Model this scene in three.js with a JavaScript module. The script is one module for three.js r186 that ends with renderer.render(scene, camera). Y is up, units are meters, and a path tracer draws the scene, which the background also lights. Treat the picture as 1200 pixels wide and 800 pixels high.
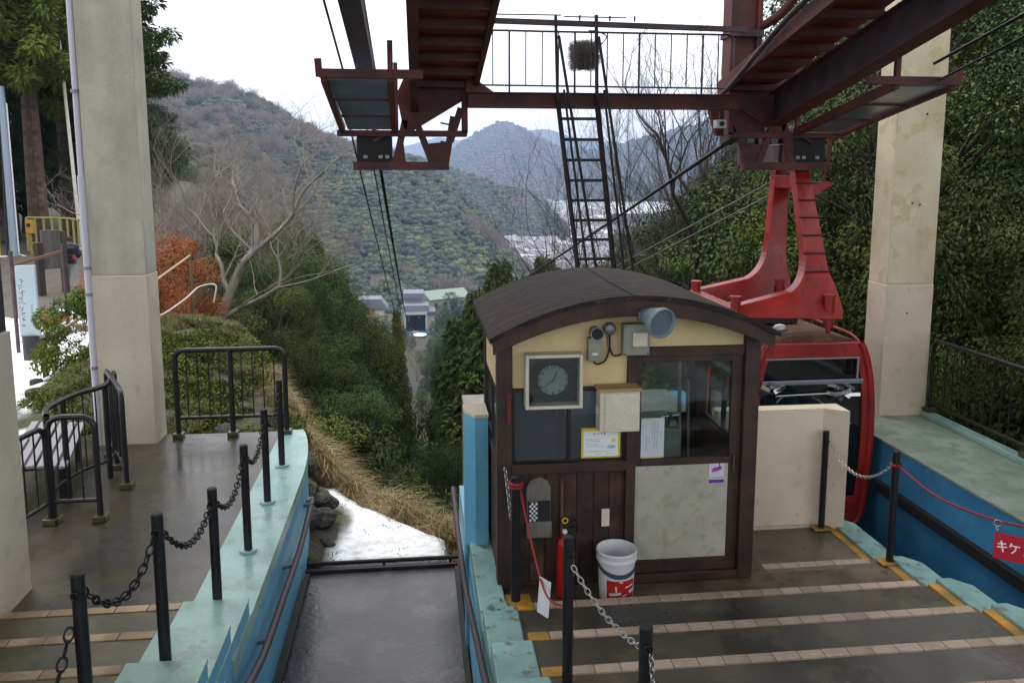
import * as THREE from 'three';
import { mergeGeometries } from 'three/addons/utils/BufferGeometryUtils.js';
import { RoundedBoxGeometry } from 'three/addons/geometries/RoundedBoxGeometry.js';
import { MarchingCubes } from 'three/addons/objects/MarchingCubes.js';

// ---------------------------------------------------------------- camera, sky, sun, exposure
const scene = new THREE.Scene();
const camera = new THREE.PerspectiveCamera(44.41, 1200 / 800, 0.1, 12000);
camera.setViewOffset(1200, 800, 0, 62, 1200, 800);
camera.position.set(0, 3.15, 0);
camera.rotation.order = 'YXZ';
camera.rotation.set(-8.0 * Math.PI / 180, -6.5 * Math.PI / 180, 0);
scene.add(camera);
const renderer = new THREE.WebGLRenderer({ antialias: true });
renderer.toneMapping = THREE.LinearToneMapping;
renderer.toneMappingExposure = 1.85;
renderer.shadowMap.enabled = true;

{ // overcast sky: brighter towards the zenith, faint cloud mottling
  const W = 512, Hh = 256, d = new Float32Array(W * Hh * 4);
  for (let j = 0; j < Hh; j++) for (let i = 0; i < W; i++) {
    const e = (j / (Hh - 1) - 0.5) * Math.PI, a = i / W * Math.PI * 2;
    const s = Math.max(0, Math.sin(e));
    const cl = 0.04 * (Math.sin(a * 5 + 3 * Math.sin(e * 9)) + Math.sin(a * 11 + e * 23) * 0.6) * Math.min(1, s * 4);
    const L = 0.98 + 0.42 * s + cl;
    const k = (j * W + i) * 4;
    d[k] = L * 0.985; d[k + 1] = L * 0.997; d[k + 2] = L * 1.02; d[k + 3] = 1;
  }
  const t = new THREE.DataTexture(d, W, Hh, THREE.RGBAFormat, THREE.FloatType);
  t.mapping = THREE.EquirectangularReflectionMapping;
  t.magFilter = t.minFilter = THREE.LinearFilter;
  t.needsUpdate = true;
  scene.background = t; scene.environment = t;
  scene.environmentIntensity = 1; scene.backgroundIntensity = 1;
}
const sun = new THREE.DirectionalLight(0xfff6ea, 0.7);
sun.position.set(-30, 80, -40);
sun.castShadow = true; sun.shadow.radius = 40;
sun.shadow.mapSize.set(2048, 2048);
Object.assign(sun.shadow.camera, { left: -60, right: 60, top: 60, bottom: -60, near: 1, far: 300 });
scene.add(sun); scene.add(sun.target);
scene.fog = new THREE.FogExp2(0xaec4ec, 0.0002);

// ---------------------------------------------------------------- helpers
const PI = Math.PI, V = (x, y, z) => new THREE.Vector3(x, y, z);
function rng(seed) { let a = seed >>> 0; return () => { a = (a + 0x6D2B79F5) | 0; let t = Math.imul(a ^ (a >>> 15), 1 | a); t = (t + Math.imul(t ^ (t >>> 7), 61 | t)) ^ t; return ((t ^ (t >>> 14)) >>> 0) / 4294967296; }; }
const clamp = (v, a = 0, b = 1) => Math.min(b, Math.max(a, v)), mix = (a, b, t) => a + (b - a) * t;
const smooth = (a, b, v) => { const t = clamp((v - a) / (b - a)); return t * t * (3 - 2 * t); };
function table(t, x) { if (x <= t[0][0]) return t[0][1]; for (let i = 1; i < t.length; i++) if (x <= t[i][0]) return mix(t[i - 1][1], t[i][1], (x - t[i - 1][0]) / (t[i][0] - t[i - 1][0])); return t[t.length - 1][1]; }
// value noise, periodic when p > 0
function hash2(i, j, s) { let h = Math.imul(i, 374761393) + Math.imul(j, 668265263) + Math.imul(s, 1274126177); h = Math.imul(h ^ (h >>> 13), 1274126177); return ((h ^ (h >>> 16)) >>> 0) / 4294967296; }
function vnoise(x, y, s = 0, p = 0) {
  let i = Math.floor(x), j = Math.floor(y); const u = x - i, v = y - j, a = u * u * (3 - 2 * u), b = v * v * (3 - 2 * v);
  let i1 = i + 1, j1 = j + 1; if (p) { i = ((i % p) + p) % p; i1 = ((i1 % p) + p) % p; j = ((j % p) + p) % p; j1 = ((j1 % p) + p) % p; }
  return mix(mix(hash2(i, j, s), hash2(i1, j, s), a), mix(hash2(i, j1, s), hash2(i1, j1, s), a), b);
}
function fbm(x, y, s = 0, oct = 4, p = 0) { let v = 0, a = 0.5, t = 0; for (let o = 0; o < oct; o++) { v += a * vnoise(x, y, s + o * 17, p); t += a; x *= 2; y *= 2; p *= 2; a *= 0.55; } return v / t; }
// a tiling texture: fn(u, v) gives an sRGB colour (or a grey number for data maps)
function tex(n, metres, fn, srgb = true) {
  const d = new Uint8Array(n * n * 4);
  for (let j = 0; j < n; j++) for (let i = 0; i < n; i++) {
    const c = fn(i / n, j / n), k = (j * n + i) * 4;
    if (typeof c === 'number') d[k] = d[k + 1] = d[k + 2] = clamp(c) * 255; else for (let q = 0; q < 3; q++) d[k + q] = clamp(c[q], 0, 255);
    d[k + 3] = 255;
  }
  const t = new THREE.DataTexture(d, n, n); t.wrapS = t.wrapT = THREE.RepeatWrapping; t.magFilter = THREE.LinearFilter; t.minFilter = THREE.LinearMipmapLinearFilter; t.generateMipmaps = true;
  if (srgb) t.colorSpace = THREE.SRGBColorSpace;
  t.repeat.set(1 / metres, 1 / metres); t.needsUpdate = true; return t;
}
const lerp3 = (a, b, t) => [mix(a[0], b[0], t), mix(a[1], b[1], t), mix(a[2], b[2], t)];
const hex = h => [(h >> 16) & 255, (h >> 8) & 255, h & 255];
const std = (o) => new THREE.MeshStandardMaterial({ side: THREE.DoubleSide, ...o });
const BUMP = tex(512, 1, (u, v) => 0.6 * fbm(u * 32, v * 32, 7, 4, 32) + 0.4 * fbm(u * 4, v * 4, 8, 4, 4), false);
const ROUGH = tex(512, 2.4, (u, v) => clamp(0.7 + 1.1 * (fbm(u * 4, v * 4, 33, 5, 4) - 0.5), 0.35, 1), false);
// mottled surface: base colour, stain colour, speckle
function mottle(metres, base, stain, { seed = 1, amt = 0.5, grain = 0.06, freq = 4, rough = 0.85, roughVar = 0, bump = 0.002, n = 512, streak = 0, spots = null, spotAmt = 0.62, spotMix = 0.55, metal = 0 } = {}) {
  const A = hex(base), B = hex(stain), S = spots === null ? null : hex(spots);
  const h = (u, v) => fbm(u * freq, v * freq, seed, 5, freq);
  const map = tex(n, metres, (u, v) => {
    let t = clamp((h(u, v) - 0.5) * 2.4 + 0.5) * amt;
    if (streak) t = clamp(t + (fbm(u * freq * 6, v * 1, seed + 50, 3, 0) - 0.5) * streak);
    let c = lerp3(A, B, t);
    if (S) { const q = smooth(spotAmt, spotAmt + 0.12, fbm(u * freq * 3, v * freq * 3, seed + 90, 6, freq * 3)) * spotMix; c = lerp3(c, S, q); }
    const g = 1 + (hash2(u * n | 0, v * n | 0, seed) - 0.5) * grain * 2;
    return [c[0] * g, c[1] * g, c[2] * g];
  });
  const o = { map, roughness: rough, metalness: metal };
  if (bump) { o.bumpMap = BUMP; o.bumpScale = bump; }
  if (roughVar) { o.roughness = Math.min(1, (rough + roughVar)); o.roughnessMap = ROUGH; }
  return std(o);
}
const plain = (c, rough = 0.6, extra = {}) => std({ color: c, roughness: rough, ...extra });

// geometry
const box = (w, h, d, x = 0, y = 0, z = 0) => new THREE.BoxGeometry(w, h, d).translate(x, y, z);
const rbox = (w, h, d, x = 0, y = 0, z = 0, r = 0.006) => new RoundedBoxGeometry(w, h, d, 1, Math.min(r, w * 0.3, h * 0.3, d * 0.3)).translate(x, y, z);
const bb = (x0, x1, y0, y1, z0, z1, r = 0.006) => rbox(x1 - x0, y1 - y0, z1 - z0, (x0 + x1) / 2, (y0 + y1) / 2, (z0 + z1) / 2, r);
function along(g, p, q, up = V(0, 1, 0)) { // geometry whose y axis runs 0..1 -> from p to q
  const d = q.clone().sub(p), L = d.length(); d.normalize();
  let xa = new THREE.Vector3().crossVectors(up, d); if (xa.lengthSq() < 1e-6) xa.set(1, 0, 0); xa.normalize();
  const za = new THREE.Vector3().crossVectors(xa, d).normalize();
  const m = new THREE.Matrix4().makeBasis(xa, d, za).setPosition(p);
  return g.scale(1, L, 1).applyMatrix4(m);
}
const bar = (p, q, w, h = w) => along(new THREE.BoxGeometry(w, 1, h).translate(0, 0.5, 0), p, q);
const cyl = (p, q, r0, r1 = r0, seg = 12) => along(new THREE.CylinderGeometry(r1, r0, 1, seg).translate(0, 0.5, 0), p, q);
const pipe = (pts, r, seg = 8, tension = 0.3, n = 0) => new THREE.TubeGeometry(new THREE.CatmullRomCurve3(pts, false, 'catmullrom', tension), n || Math.max(8, pts.length * 6), r, seg, false);
function prism(shapePts, depth, bevel = 0) { const s = new THREE.Shape(shapePts.map(p => new THREE.Vector2(p[0], p[1]))); return new THREE.ExtrudeGeometry(s, { depth, bevelEnabled: bevel > 0, bevelSize: bevel, bevelThickness: bevel, bevelSegments: 1 }); }
const lathe = (pts, seg = 24) => new THREE.LatheGeometry(pts.map(p => new THREE.Vector2(p[0], p[1])), seg);
function uvBox(g) { // uv in metres from the dominant axis of the normal
  const p = g.attributes.position, n = g.attributes.normal, uv = new Float32Array(p.count * 2);
  for (let i = 0; i < p.count; i++) {
    const ax = Math.abs(n.getX(i)), ay = Math.abs(n.getY(i)), az = Math.abs(n.getZ(i));
    if (ay >= ax && ay >= az) { uv[2 * i] = p.getX(i); uv[2 * i + 1] = p.getZ(i); }
    else if (ax >= az) { uv[2 * i] = p.getZ(i); uv[2 * i + 1] = p.getY(i); }
    else { uv[2 * i] = p.getX(i); uv[2 * i + 1] = p.getY(i); }
  }
  g.setAttribute('uv', new THREE.BufferAttribute(uv, 2)); return g;
}
function geo(list, keepUv = false) {
  if (!Array.isArray(list)) list = [list];
  const l = list.map(g => { const c = g.index ? g.toNonIndexed() : g; for (const k of Object.keys(c.attributes)) if (!['position', 'normal', 'uv'].includes(k)) c.deleteAttribute(k); return c; });
  const g = l.length > 1 ? mergeGeometries(l) : l[0];
  return keepUv ? g : uvBox(g);
}
const used = {};
function numbered(n) { used[n] = (used[n] || 0) + 1; return used[n] === 1 ? n : n + '_' + String(used[n] - 1).padStart(3, '0'); }
function obj(name, list, mat, parent = scene, keepUv = false) {
  const m = new THREE.Mesh(geo(list, keepUv), mat); m.castShadow = m.receiveShadow = true;
  m.name = parent === scene ? numbered(name) : name; parent.add(m); return m;
}
function shared(name, g, mat, parent, pos) { const m = new THREE.Mesh(g, mat); m.castShadow = m.receiveShadow = true; m.name = name; if (pos) m.position.copy(pos); parent.add(m); return m; }
function tag(o, label, category, group) { o.userData.label = label; o.userData.category = category; if (group) o.userData.group = group; return o; }
function thing(name, label, category, pos = [0, 0, 0], turn = 0, group) { const o = new THREE.Group(); o.name = numbered(name); o.position.set(...pos); o.rotation.y = turn; scene.add(o); return tag(o, label, category, group); }
function struct(name, list, mat) { const m = obj(name, list, mat); m.userData.kind = 'structure'; return m; }
function copyOf(o, pos, turn, scale, label, group) { const c = o.clone(); c.userData = { ...o.userData }; c.name = numbered(o.userData.stem || o.name.replace(/_\d{3}$/, '')); c.position.set(...pos); c.rotation.y = turn; if (scale) c.scale.set(...(Array.isArray(scale) ? scale : [scale, scale, scale])); if (label) c.userData.label = label; if (group) c.userData.group = group; scene.add(c); return c; }

// ---------------------------------------------------------------- materials
const M = {
  wet: mottle(3.1, 0x453f35, 0x2d2b28, { seed: 3, amt: 1, rough: 0.24, roughVar: 0.16, bump: 0.0015, spots: 0x47441f, spotAmt: 0.56, spotMix: 0.45 }),
  step: mottle(2.9, 0x4d4941, 0x34322d, { seed: 5, amt: 1, rough: 0.36, roughVar: 0.14, bump: 0.0015, spots: 0x5f594b, spotAmt: 0.56, spotMix: 0.5 }),
  stepMoss: mottle(1.8, 0x4a4528, 0x37341c, { seed: 8, amt: 1, rough: 0.4, roughVar: 0.12, bump: 0.002, spots: 0x55531f, spotAmt: 0.55, spotMix: 0.6 }),
  dirtFloor: mottle(1.2, 0x6a5f4f, 0x4c4236, { seed: 11, amt: 1, rough: 0.75, bump: 0.002, spots: 0x3d332a, spotAmt: 0.6 }),
  channel: mottle(2.2, 0x312e32, 0x1d1b1e, { seed: 13, amt: 1, rough: 0.3, roughVar: 0.2, bump: 0.004, streak: 0.8, spots: 0x4c4a4e, spotAmt: 0.6 }),
  plaster: mottle(2.6, 0xc4bcab, 0xaea694, { seed: 15, amt: 0.8, rough: 0.85, bump: 0.0015, streak: 0.4, spots: 0x98917f, spotAmt: 0.62, spotMix: 0.35 }),
  plasterUp: mottle(2.6, 0xb6b2a4, 0x98948a, { seed: 16, amt: 0.9, rough: 0.88, bump: 0.0015, streak: 0.7, spots: 0x86816f, spotAmt: 0.6, spotMix: 0.15 }),
  plasterR: mottle(2.2, 0xdcd3b8, 0xc4b898, { seed: 17, amt: 0.8, rough: 0.85, bump: 0.0015, streak: 0.4, spots: 0xb8a878, spotAmt: 0.58, spotMix: 0.4 }),
  beige: mottle(1.8, 0xdccfba, 0xc9bba2, { seed: 19, amt: 0.8, rough: 0.85, bump: 0.001, spots: 0xb0a28a, spotAmt: 0.64, spotMix: 0.35 }),
  teal: mottle(1.3, 0x8fb2ac, 0x7a9e9a, { seed: 21, amt: 1, rough: 0.36, roughVar: 0.15, bump: 0.002, spots: 0x75857f, spotAmt: 0.62, spotMix: 0.5 }),
  tealWorn: mottle(0.9, 0x85abaa, 0x6a908f, { seed: 23, amt: 1, rough: 0.6, bump: 0.004, spots: 0x5f625c, spotAmt: 0.6, spotMix: 0.8 }),
  tealMoss: mottle(1.3, 0x869488, 0x6b7a6c, { seed: 25, amt: 1, rough: 0.7, bump: 0.003, spots: 0x6e7263, spotAmt: 0.55, spotMix: 0.6 }),
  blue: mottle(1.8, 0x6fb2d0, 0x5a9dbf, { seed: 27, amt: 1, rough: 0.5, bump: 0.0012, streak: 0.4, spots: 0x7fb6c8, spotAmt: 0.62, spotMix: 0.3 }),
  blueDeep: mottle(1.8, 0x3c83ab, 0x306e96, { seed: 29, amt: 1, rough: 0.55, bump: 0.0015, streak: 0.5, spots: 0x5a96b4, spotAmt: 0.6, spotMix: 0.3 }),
  tile: [0xb5a391, 0xbcaa99, 0xa69483, 0xae9a8c].map((c, i) => mottle(0.5, c, 0x8c7c6c, { seed: 31 + i, amt: 0.8, rough: 0.7, bump: 0.001, n: 128 })),
  tileL: [0xa58d72, 0xb09a80, 0x967d62].map((c, i) => mottle(0.5, c, 0x6e5a40, { seed: 36 + i, amt: 0.9, rough: 0.65, bump: 0.001, n: 128 })),
  joint: mottle(0.6, 0x6b6052, 0x4c443a, { seed: 40, rough: 0.9, n: 128 }),
  yellow: mottle(0.7, 0xc28a24, 0x8a6a30, { seed: 42, amt: 1, rough: 0.6, bump: 0.001, n: 256, spots: 0x6c6048, spotAmt: 0.62 }),
  black: mottle(0.6, 0x17151a, 0x0e0d10, { seed: 44, rough: 0.38, n: 128, bump: 0.0006 }),
  chain: plain(0x1c1a1a, 0.5, { metalness: 0.4 }),
  chrome: plain(0xb8b8b8, 0.3, { metalness: 0.95 }),
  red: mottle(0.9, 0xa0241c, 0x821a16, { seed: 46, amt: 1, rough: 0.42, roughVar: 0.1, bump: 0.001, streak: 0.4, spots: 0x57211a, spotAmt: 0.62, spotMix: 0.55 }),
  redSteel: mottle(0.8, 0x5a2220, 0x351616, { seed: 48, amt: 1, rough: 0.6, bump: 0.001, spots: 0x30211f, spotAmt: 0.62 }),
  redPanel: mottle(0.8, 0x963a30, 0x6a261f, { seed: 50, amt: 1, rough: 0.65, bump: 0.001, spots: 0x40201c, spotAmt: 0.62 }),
  darkSteel: mottle(0.8, 0x43343c, 0x2a2227, { seed: 52, amt: 1, rough: 0.6, bump: 0.001, spots: 0x4a2a24, spotAmt: 0.66 }),
  greyPanel: mottle(1.4, 0x8292a6, 0x64748a, { seed: 54, amt: 1, rough: 0.3, metal: 0.3, bump: 0.001, streak: 0.6 }),
  cable: plain(0x2b2a2c, 0.55, { metalness: 0.6 }),
  cableLight: plain(0x77777a, 0.5, { metalness: 0.6 }),
  hutWood: mottle(0.7, 0x3d291f, 0x21160f, { seed: 56, amt: 1, rough: 0.62, bump: 0.002, streak: 0.8 }),
  plank: [0x56382a, 0x4a2f24, 0x604434].map((c, i) => mottle(0.6, c, 0x241712, { seed: 58 + i, amt: 1, rough: 0.75, bump: 0.003, streak: 1.1, n: 256 })),
  cream: mottle(1.2, 0xd2bf92, 0xbfa878, { seed: 62, amt: 0.7, rough: 0.8, bump: 0.001, streak: 0.25 }),
  doorPanel: mottle(0.9, 0xb0afa3, 0x9c9b8f, { seed: 64, amt: 1, rough: 0.5, bump: 0.001, spots: 0x85826f, spotAmt: 0.6, spotMix: 0.35 }),
  roof: (() => { const A = hex(0x38261f), B = hex(0x150f0e), C = hex(0x54433a);
    const f = (u, v) => fbm(u * 5, v * 40, 66, 4, 0), g = (u, v) => fbm(u * 24, v * 24, 67, 3, 24);
    return std({ map: tex(512, 1.1, (u, v) => { const t = clamp((f(u, v) - 0.5) * 2.6 + 0.5); let c = lerp3(B, A, t); c = lerp3(c, C, smooth(0.62, 0.8, g(u, v)) * 0.7); return c; }), bumpMap: tex(256, 1.1, (u, v) => f(u, v) * 0.7 + g(u, v) * 0.3, false), bumpScale: 0.014, roughness: 0.85 }); })(),
  greyBox: mottle(0.5, 0x8f9088, 0x77786e, { seed: 68, amt: 0.8, rough: 0.6, n: 128 }),
  ivory: mottle(0.6, 0xd0cabb, 0xbdb4a0, { seed: 70, amt: 0.6, rough: 0.7, n: 128 }),
  white: plain(0xd4d6d8, 0.5), paper: plain(0xdcdde0, 0.8),
  glass: new THREE.MeshPhysicalMaterial({ color: 0xe6eeee, transmission: 1, thickness: 0, roughness: 0.03, ior: 1.5, side: THREE.DoubleSide }),
  dirtyGlass: new THREE.MeshPhysicalMaterial({ color: 0x9aa4ac, transmission: 0.85, thickness: 0, roughness: 0.12, ior: 1.5, side: THREE.DoubleSide }),
  cabGlass: new THREE.MeshPhysicalMaterial({ color: 0x4c5254, transmission: 0.9, thickness: 0, roughness: 0.02, ior: 1.5, side: THREE.DoubleSide }),
  rubber: plain(0x151517, 0.7), rust: mottle(0.6, 0x6a4a34, 0x4a3020, { seed: 72, amt: 1, rough: 0.8, n: 256, bump: 0.002, spots: 0x7c6a55, spotAmt: 0.62 }),
  galv: mottle(0.8, 0x8a8d90, 0x6e7074, { seed: 74, rough: 0.45, n: 128, metal: 0.6 }),
  pvc: plain(0xb9b8c4, 0.45),
  boarding: mottle(2.0, 0x6c6458, 0x524b42, { seed: 78, amt: 1, rough: 0.5, roughVar: 0.1, bump: 0.0015, spots: 0x7a7062, spotAmt: 0.6 }),
  ropeRed: plain(0x8f2024, 0.7), snow: mottle(3, 0xe9edf3, 0xd8dee8, { seed: 76, rough: 0.75, bump: 0.02, freq: 6 }),
};
// ---------------------------------------------------------------- station: platforms, stairs, walls
const RISE = 0.12;
{
  struct('left_platform_floor', bb(-5.2, -1.68, -0.6, 0, -10.15, -5.75, 0.01), M.wet);
  // teal coping along the left side of the channel, end rounded
  const cop = new THREE.Shape(); cop.moveTo(-1.68, 5.2); cop.lineTo(-1.22, 5.2); cop.lineTo(-1.22, 8.6); cop.quadraticCurveTo(-1.25, 9.6, -1.42, 10.15); cop.lineTo(-1.68, 10.15); cop.closePath();
  const cg = new THREE.ExtrudeGeometry(cop, { depth: 0.12, bevelEnabled: false, curveSegments: 14 }); cg.rotateX(-PI / 2); // shape y -> -z, depth -> +y
  cg.translate(0, -0.11, 0);
  const wallL = new THREE.ExtrudeGeometry(cop, { depth: 1.6, bevelEnabled: false, curveSegments: 14 }); wallL.rotateX(-PI / 2); wallL.scale(1, 1, 1).translate(-0.012, -1.715, 0);
  const chL = thing('channel_wall', 'blue painted concrete wall with pale teal coping left of the channel', 'wall');
  const front = bb(-1.68, -1.232, -1.715, 0.0, -5.19, 0.4, 0.004);
  obj('wall_face', [wallL, front], M.blue, chL);
  obj('coping', cg, M.teal, chL);
  // kerb blocks that step up beside the left stair
  const zs = [-5.79, -5.22, -4.65, -4.08, -3.51, -2.94];
  for (let i = 0; i < zs.length; i++) { const y0 = i ? RISE * i - 0.02 : 0.012, y1 = RISE * (i + 1) + 0.01; obj('kerb_block', bb(-1.685, -1.236 - 0.002 * i, y0, y1 - 0.025, zs[i] + 0.003, 0.4 - i * 0.004, 0.004), M.blue, chL); obj('kerb_cap', bb(-1.69 - i * 0.001, -1.232 - 0.002 * i, y1 - 0.0249, y1, zs[i], 0.4 - i * 0.004, 0.005), M.teal, chL); }
  const hr = obj('handrail', pipe([V(-1.16, -0.34, -8.75), V(-1.13, -0.34, -7.6), V(-1.13, -0.3, -6.6), V(-1.13, -0.24, -5.6), V(-1.13, 0.05, -4.4), V(-1.13, 0.3, -3.2)], 0.028, 10), M.darkSteel, chL);
  for (const z of [-8.6, -7.2, -6, -4.8]) { const y = z < -5.6 ? -0.32 : -0.2 + (z + 5.6) * 0.2; obj('rail_bracket', bar(V(-1.235, y - 0.02, z), V(-1.13, y, z), 0.03), M.galv, chL); }
  obj('outlet_box', bb(-1.235, -1.17, -0.5, -0.38, -8.95, -8.85, 0.006), M.greyBox, chL);

  // left stair (rises towards the camera)
  const st = new THREE.Group(); st.name = 'left_stair'; st.userData.kind = 'structure'; scene.add(st);
  const R = rng(5);
  for (let i = 0; i < 5; i++) {
    obj('tread', bb(-5.2, -1.692 - 0.001 * i, -0.5, RISE * (i + 1) - 0.006, zs[i] + 0.09, 0.4 - 0.004 * i, 0.004), M.stepMoss, st);
    obj('tile_bed', bb(-5.2, -1.693 - 0.001 * i, -0.4, RISE * (i + 1) - 0.012, zs[i] + 0.006, zs[i] + 0.088, 0.002), M.joint, st);
    if (i < 3) { const g = new RoundedBoxGeometry(0.215, 0.03, 0.086, 1, 0.003); uvBox(g);
      for (let x = -3.344; x < -1.72; x += 0.22) shared('nosing_tile', g, M.tileL[R() * 3 | 0], st, V(Math.min(x, -1.804), RISE * (i + 1) - 0.014 + R() * 0.0015, zs[i] + 0.044)); }
  }

  // channel
  struct('channel_floor', bb(-1.235, 0.395, -1.35, -1.0, -8.4, 1, 0.004), M.channel);
  const th = thing('threshold_rail', 'thin dark steel pipe across the end of the channel floor', 'rail');
  obj('pipe', cyl(V(-1.2, -0.93, -8.46), V(0.39, -0.93, -8.46), 0.022), M.rubber, th);
  obj('sill_angle', bb(-1.21, 0.38, -1.0, -0.965, -8.43, -8.38, 0.004), M.darkSteel, th);
  for (const x of [-1.1, -0.4, 0.3]) obj('bracket', bb(x - 0.015, x + 0.015, -1.0, -0.92, -8.47, -8.44, 0.003), M.darkSteel, th);
  for (const s of [-1, 1]) { const g = tag(obj('guide_rail', bb(s < 0 ? -1.2 : 0.34, s < 0 ? -1.15 : 0.385, -1.0, -0.95, -8.3, 0.8, 0.004), M.rubber), s < 0 ? 'black rubber strip along the left foot of the channel' : 'black rubber strip along the right foot of the channel', 'guide strip'); g.userData.group = 'channel guide strips'; }

  // central island: floor, wall to the channel, stepped teal kerb, parapet
  const isl = thing('island_wall', 'blue concrete wall right of the channel with chipped teal kerb steps', 'wall');
  obj('wall_face', [bb(0.4, 0.62, -1.715, -0.12, -8.42, 0.4, 0.004)], M.blue, isl);
  const pz = [-5.51, -4.92, -4.35, -3.78, -3.21, -2.64];
  obj('kerb_block', bb(0.405, 0.6, -0.12, 0.05, -7.05, -5.3, 0.012), M.tealWorn, isl);
  for (let i = 0; i < pz.length; i++) obj('kerb_block', bb(0.41 + 0.002 * i, 0.655 + 0.02 * i, RISE * i - 0.1, RISE * (i + 1) + 0.03, pz[i] + 0.12, 0.3 - i * 0.004, 0.015), M.tealWorn, isl);
  for (let i = 0; i < 3; i++) obj('kerb_chip', new THREE.DodecahedronGeometry(0.07 - 0.01 * i, 0).scale(1, 0.7, 1.2).translate(0.52 + 0.045 * i, 0.06 + 0.02 * i, -5.62 + 0.09 * i), M.tealWorn, isl);
  const par = thing('parapet', 'tall blue concrete parapet block beside the wooden hut', 'parapet');
  obj('body', prism([[0.556, 6.62], [0.556, 6.95], [0.37, 6.95], [0.37, 6.78], [0.45, 6.62]], 1.15).rotateX(-PI / 2).translate(0, 0, 0), M.blue, par);
  obj('cap', prism([[0.56, 6.615], [0.56, 6.955], [0.366, 6.955], [0.366, 6.775], [0.446, 6.615]], 0.025).rotateX(-PI / 2).translate(0, 1.151, 0), M.beige, par);
  obj('foot', bb(0.372, 0.399, -1.0, 0.0, -6.95, -6.8, 0.004), M.blue, par);
  tag(obj('wall_handrail', pipe([V(0.33, -0.1, -8.3), V(0.33, -0.12, -7.2), V(0.34, -0.12, -6.2), V(0.36, 0.02, -5.2), V(0.36, 0.25, -4.2), V(0.36, 0.45, -3.2)], 0.024, 10), M.darkSteel), 'dark grey pipe handrail on the blue wall below the hut', 'handrail');

  const fl = struct('island_floor', bb(0.62, 3.86, -1.7, -0.004, -6.03, -5.4, 0.004), M.dirtFloor);
  struct('boarding_floor', [bb(0.62, 3.72, -1.7, -RISE, -12, -6.03, 0.004)], M.boarding);
  obj('hut_base', bb(0.62, 2.72, -0.3, -0.002, -7.25, -6.032, 0.004), M.dirtFloor, fl);

  const sr = new THREE.Group(); sr.name = 'right_stair'; sr.userData.kind = 'structure'; scene.add(sr);
  const R2 = rng(9), tg = new RoundedBoxGeometry(0.147, 0.03, 0.078, 1, 0.0025); uvBox(tg);
  const rows = [[-6.12, 0, 2.72, 3.66], ...pz.slice(0, 5).map((z, i) => [z, RISE * (i + 1), 0.78 + 0.015 * i, 3.66 + 0.14 * i * 0])];
  rows.forEach(([z, y, x0, x1], i) => {
    if (i) obj('tread', bb(0.64 + 0.02 * i, 3.72, -0.6, y - 0.006, z + 0.083, 0.4 - 0.004 * i, 0.004), M.step, sr);
    else obj('tread', bb(2.722, 3.72, -0.6, -0.001, z + 0.083, -5.98, 0.004), M.boarding, sr);
    obj('tile_bed', bb(i ? 0.66 : 2.73, 3.715, -0.6, y - 0.01, z + 0.004, z + 0.082, 0.002), M.joint, sr);
    let k = 0; for (let x = x0 + 0.075; x < x1; x += 0.1515) { if (i < 5) shared('nosing_tile', tg, M.tile[R2() * 4 | 0], sr, V(x, y - 0.0125 + R2() * 0.0015, z + 0.042)).rotation.y = (R2() - 0.5) * 0.012; k++; }
    if (i) { obj('yellow_mark', bb(0.66, x0 - 0.004, y - 0.02, y + 0.004, z, z + 0.09, 0.003), M.yellow, sr); }
  });
  obj('yellow_mark', bb(0.6, 0.8, -0.01, 0.004, -5.86, -5.6, 0.003), M.yellow, sr);
  // right kerb: yellow stripe and teal blocks stepping with the treads
  const rk = [[-7.1, -6.06, -RISE], [-6.06, -5.45, 0], [-5.45, -4.86, RISE], [-4.86, -4.29, 2 * RISE], [-4.29, -3.72, 3 * RISE], [-3.72, -3.1, 4 * RISE], [-3.1, 0.4, 5 * RISE]];
  const rkT = thing('pit_kerb', 'pale teal stepped kerb edged with a yellow stripe above the gondola pit', 'kerb');
  rk.forEach(([z0, z1, y], i) => {
    obj('yellow_stripe', bb(3.722, 3.80, -0.6, y + 0.006, z0 + 0.01, z1 + 0.03, 0.004), M.yellow, rkT);
    const s = new THREE.Shape(); s.moveTo(3.803, -z1 - 0.0); s.lineTo(4.0, -z1); s.lineTo(4.0, -z0 - 0.12); s.lineTo(3.9, -z0 + 0.01); s.lineTo(3.803, -z0 + 0.01); s.closePath();
    const g = new THREE.ExtrudeGeometry(s, { depth: 0.16, bevelEnabled: true, bevelSize: 0.006, bevelThickness: 0.006, bevelSegments: 1 }); g.rotateX(-PI / 2).translate(0.002 * i, y - 0.135, 0);
    obj('kerb_block', g, M.tealWorn, rkT);
  });
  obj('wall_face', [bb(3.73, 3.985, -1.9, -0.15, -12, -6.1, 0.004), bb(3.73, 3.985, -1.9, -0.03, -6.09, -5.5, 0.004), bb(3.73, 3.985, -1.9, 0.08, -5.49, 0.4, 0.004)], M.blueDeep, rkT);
  struct('pit_floor', bb(3.99, 5.44, -2.0, -1.6, -12, 1, 0.004), M.channel);

  // beige guard wall
  const bw = thing('guard_wall', 'low beige plastered wall between hut and red gondola', 'wall');
  const wallShape = prism([[2.66, 7.16], [2.66, 7.02], [3.66, 7.02], [3.85, 6.9], [3.85, 7.16]], 1.13); wallShape.rotateX(-PI / 2).translate(0, -RISE, 0);
  obj('wall_body', wallShape, M.beige, bw);
  obj('plinth', bb(2.72, 3.64, -RISE, -RISE + 0.03, -7.02, -7.0, 0.003), M.plaster, bw);

  // right ledge and wall
  const rl = thing('right_ledge', 'mossy teal concrete ledge above the blue pit wall on the right', 'ledge');
  obj('wall_face', bb(5.45, 5.7, -2.1, -0.03, -10.6, 1, 0.004), M.blueDeep, rl);
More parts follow.
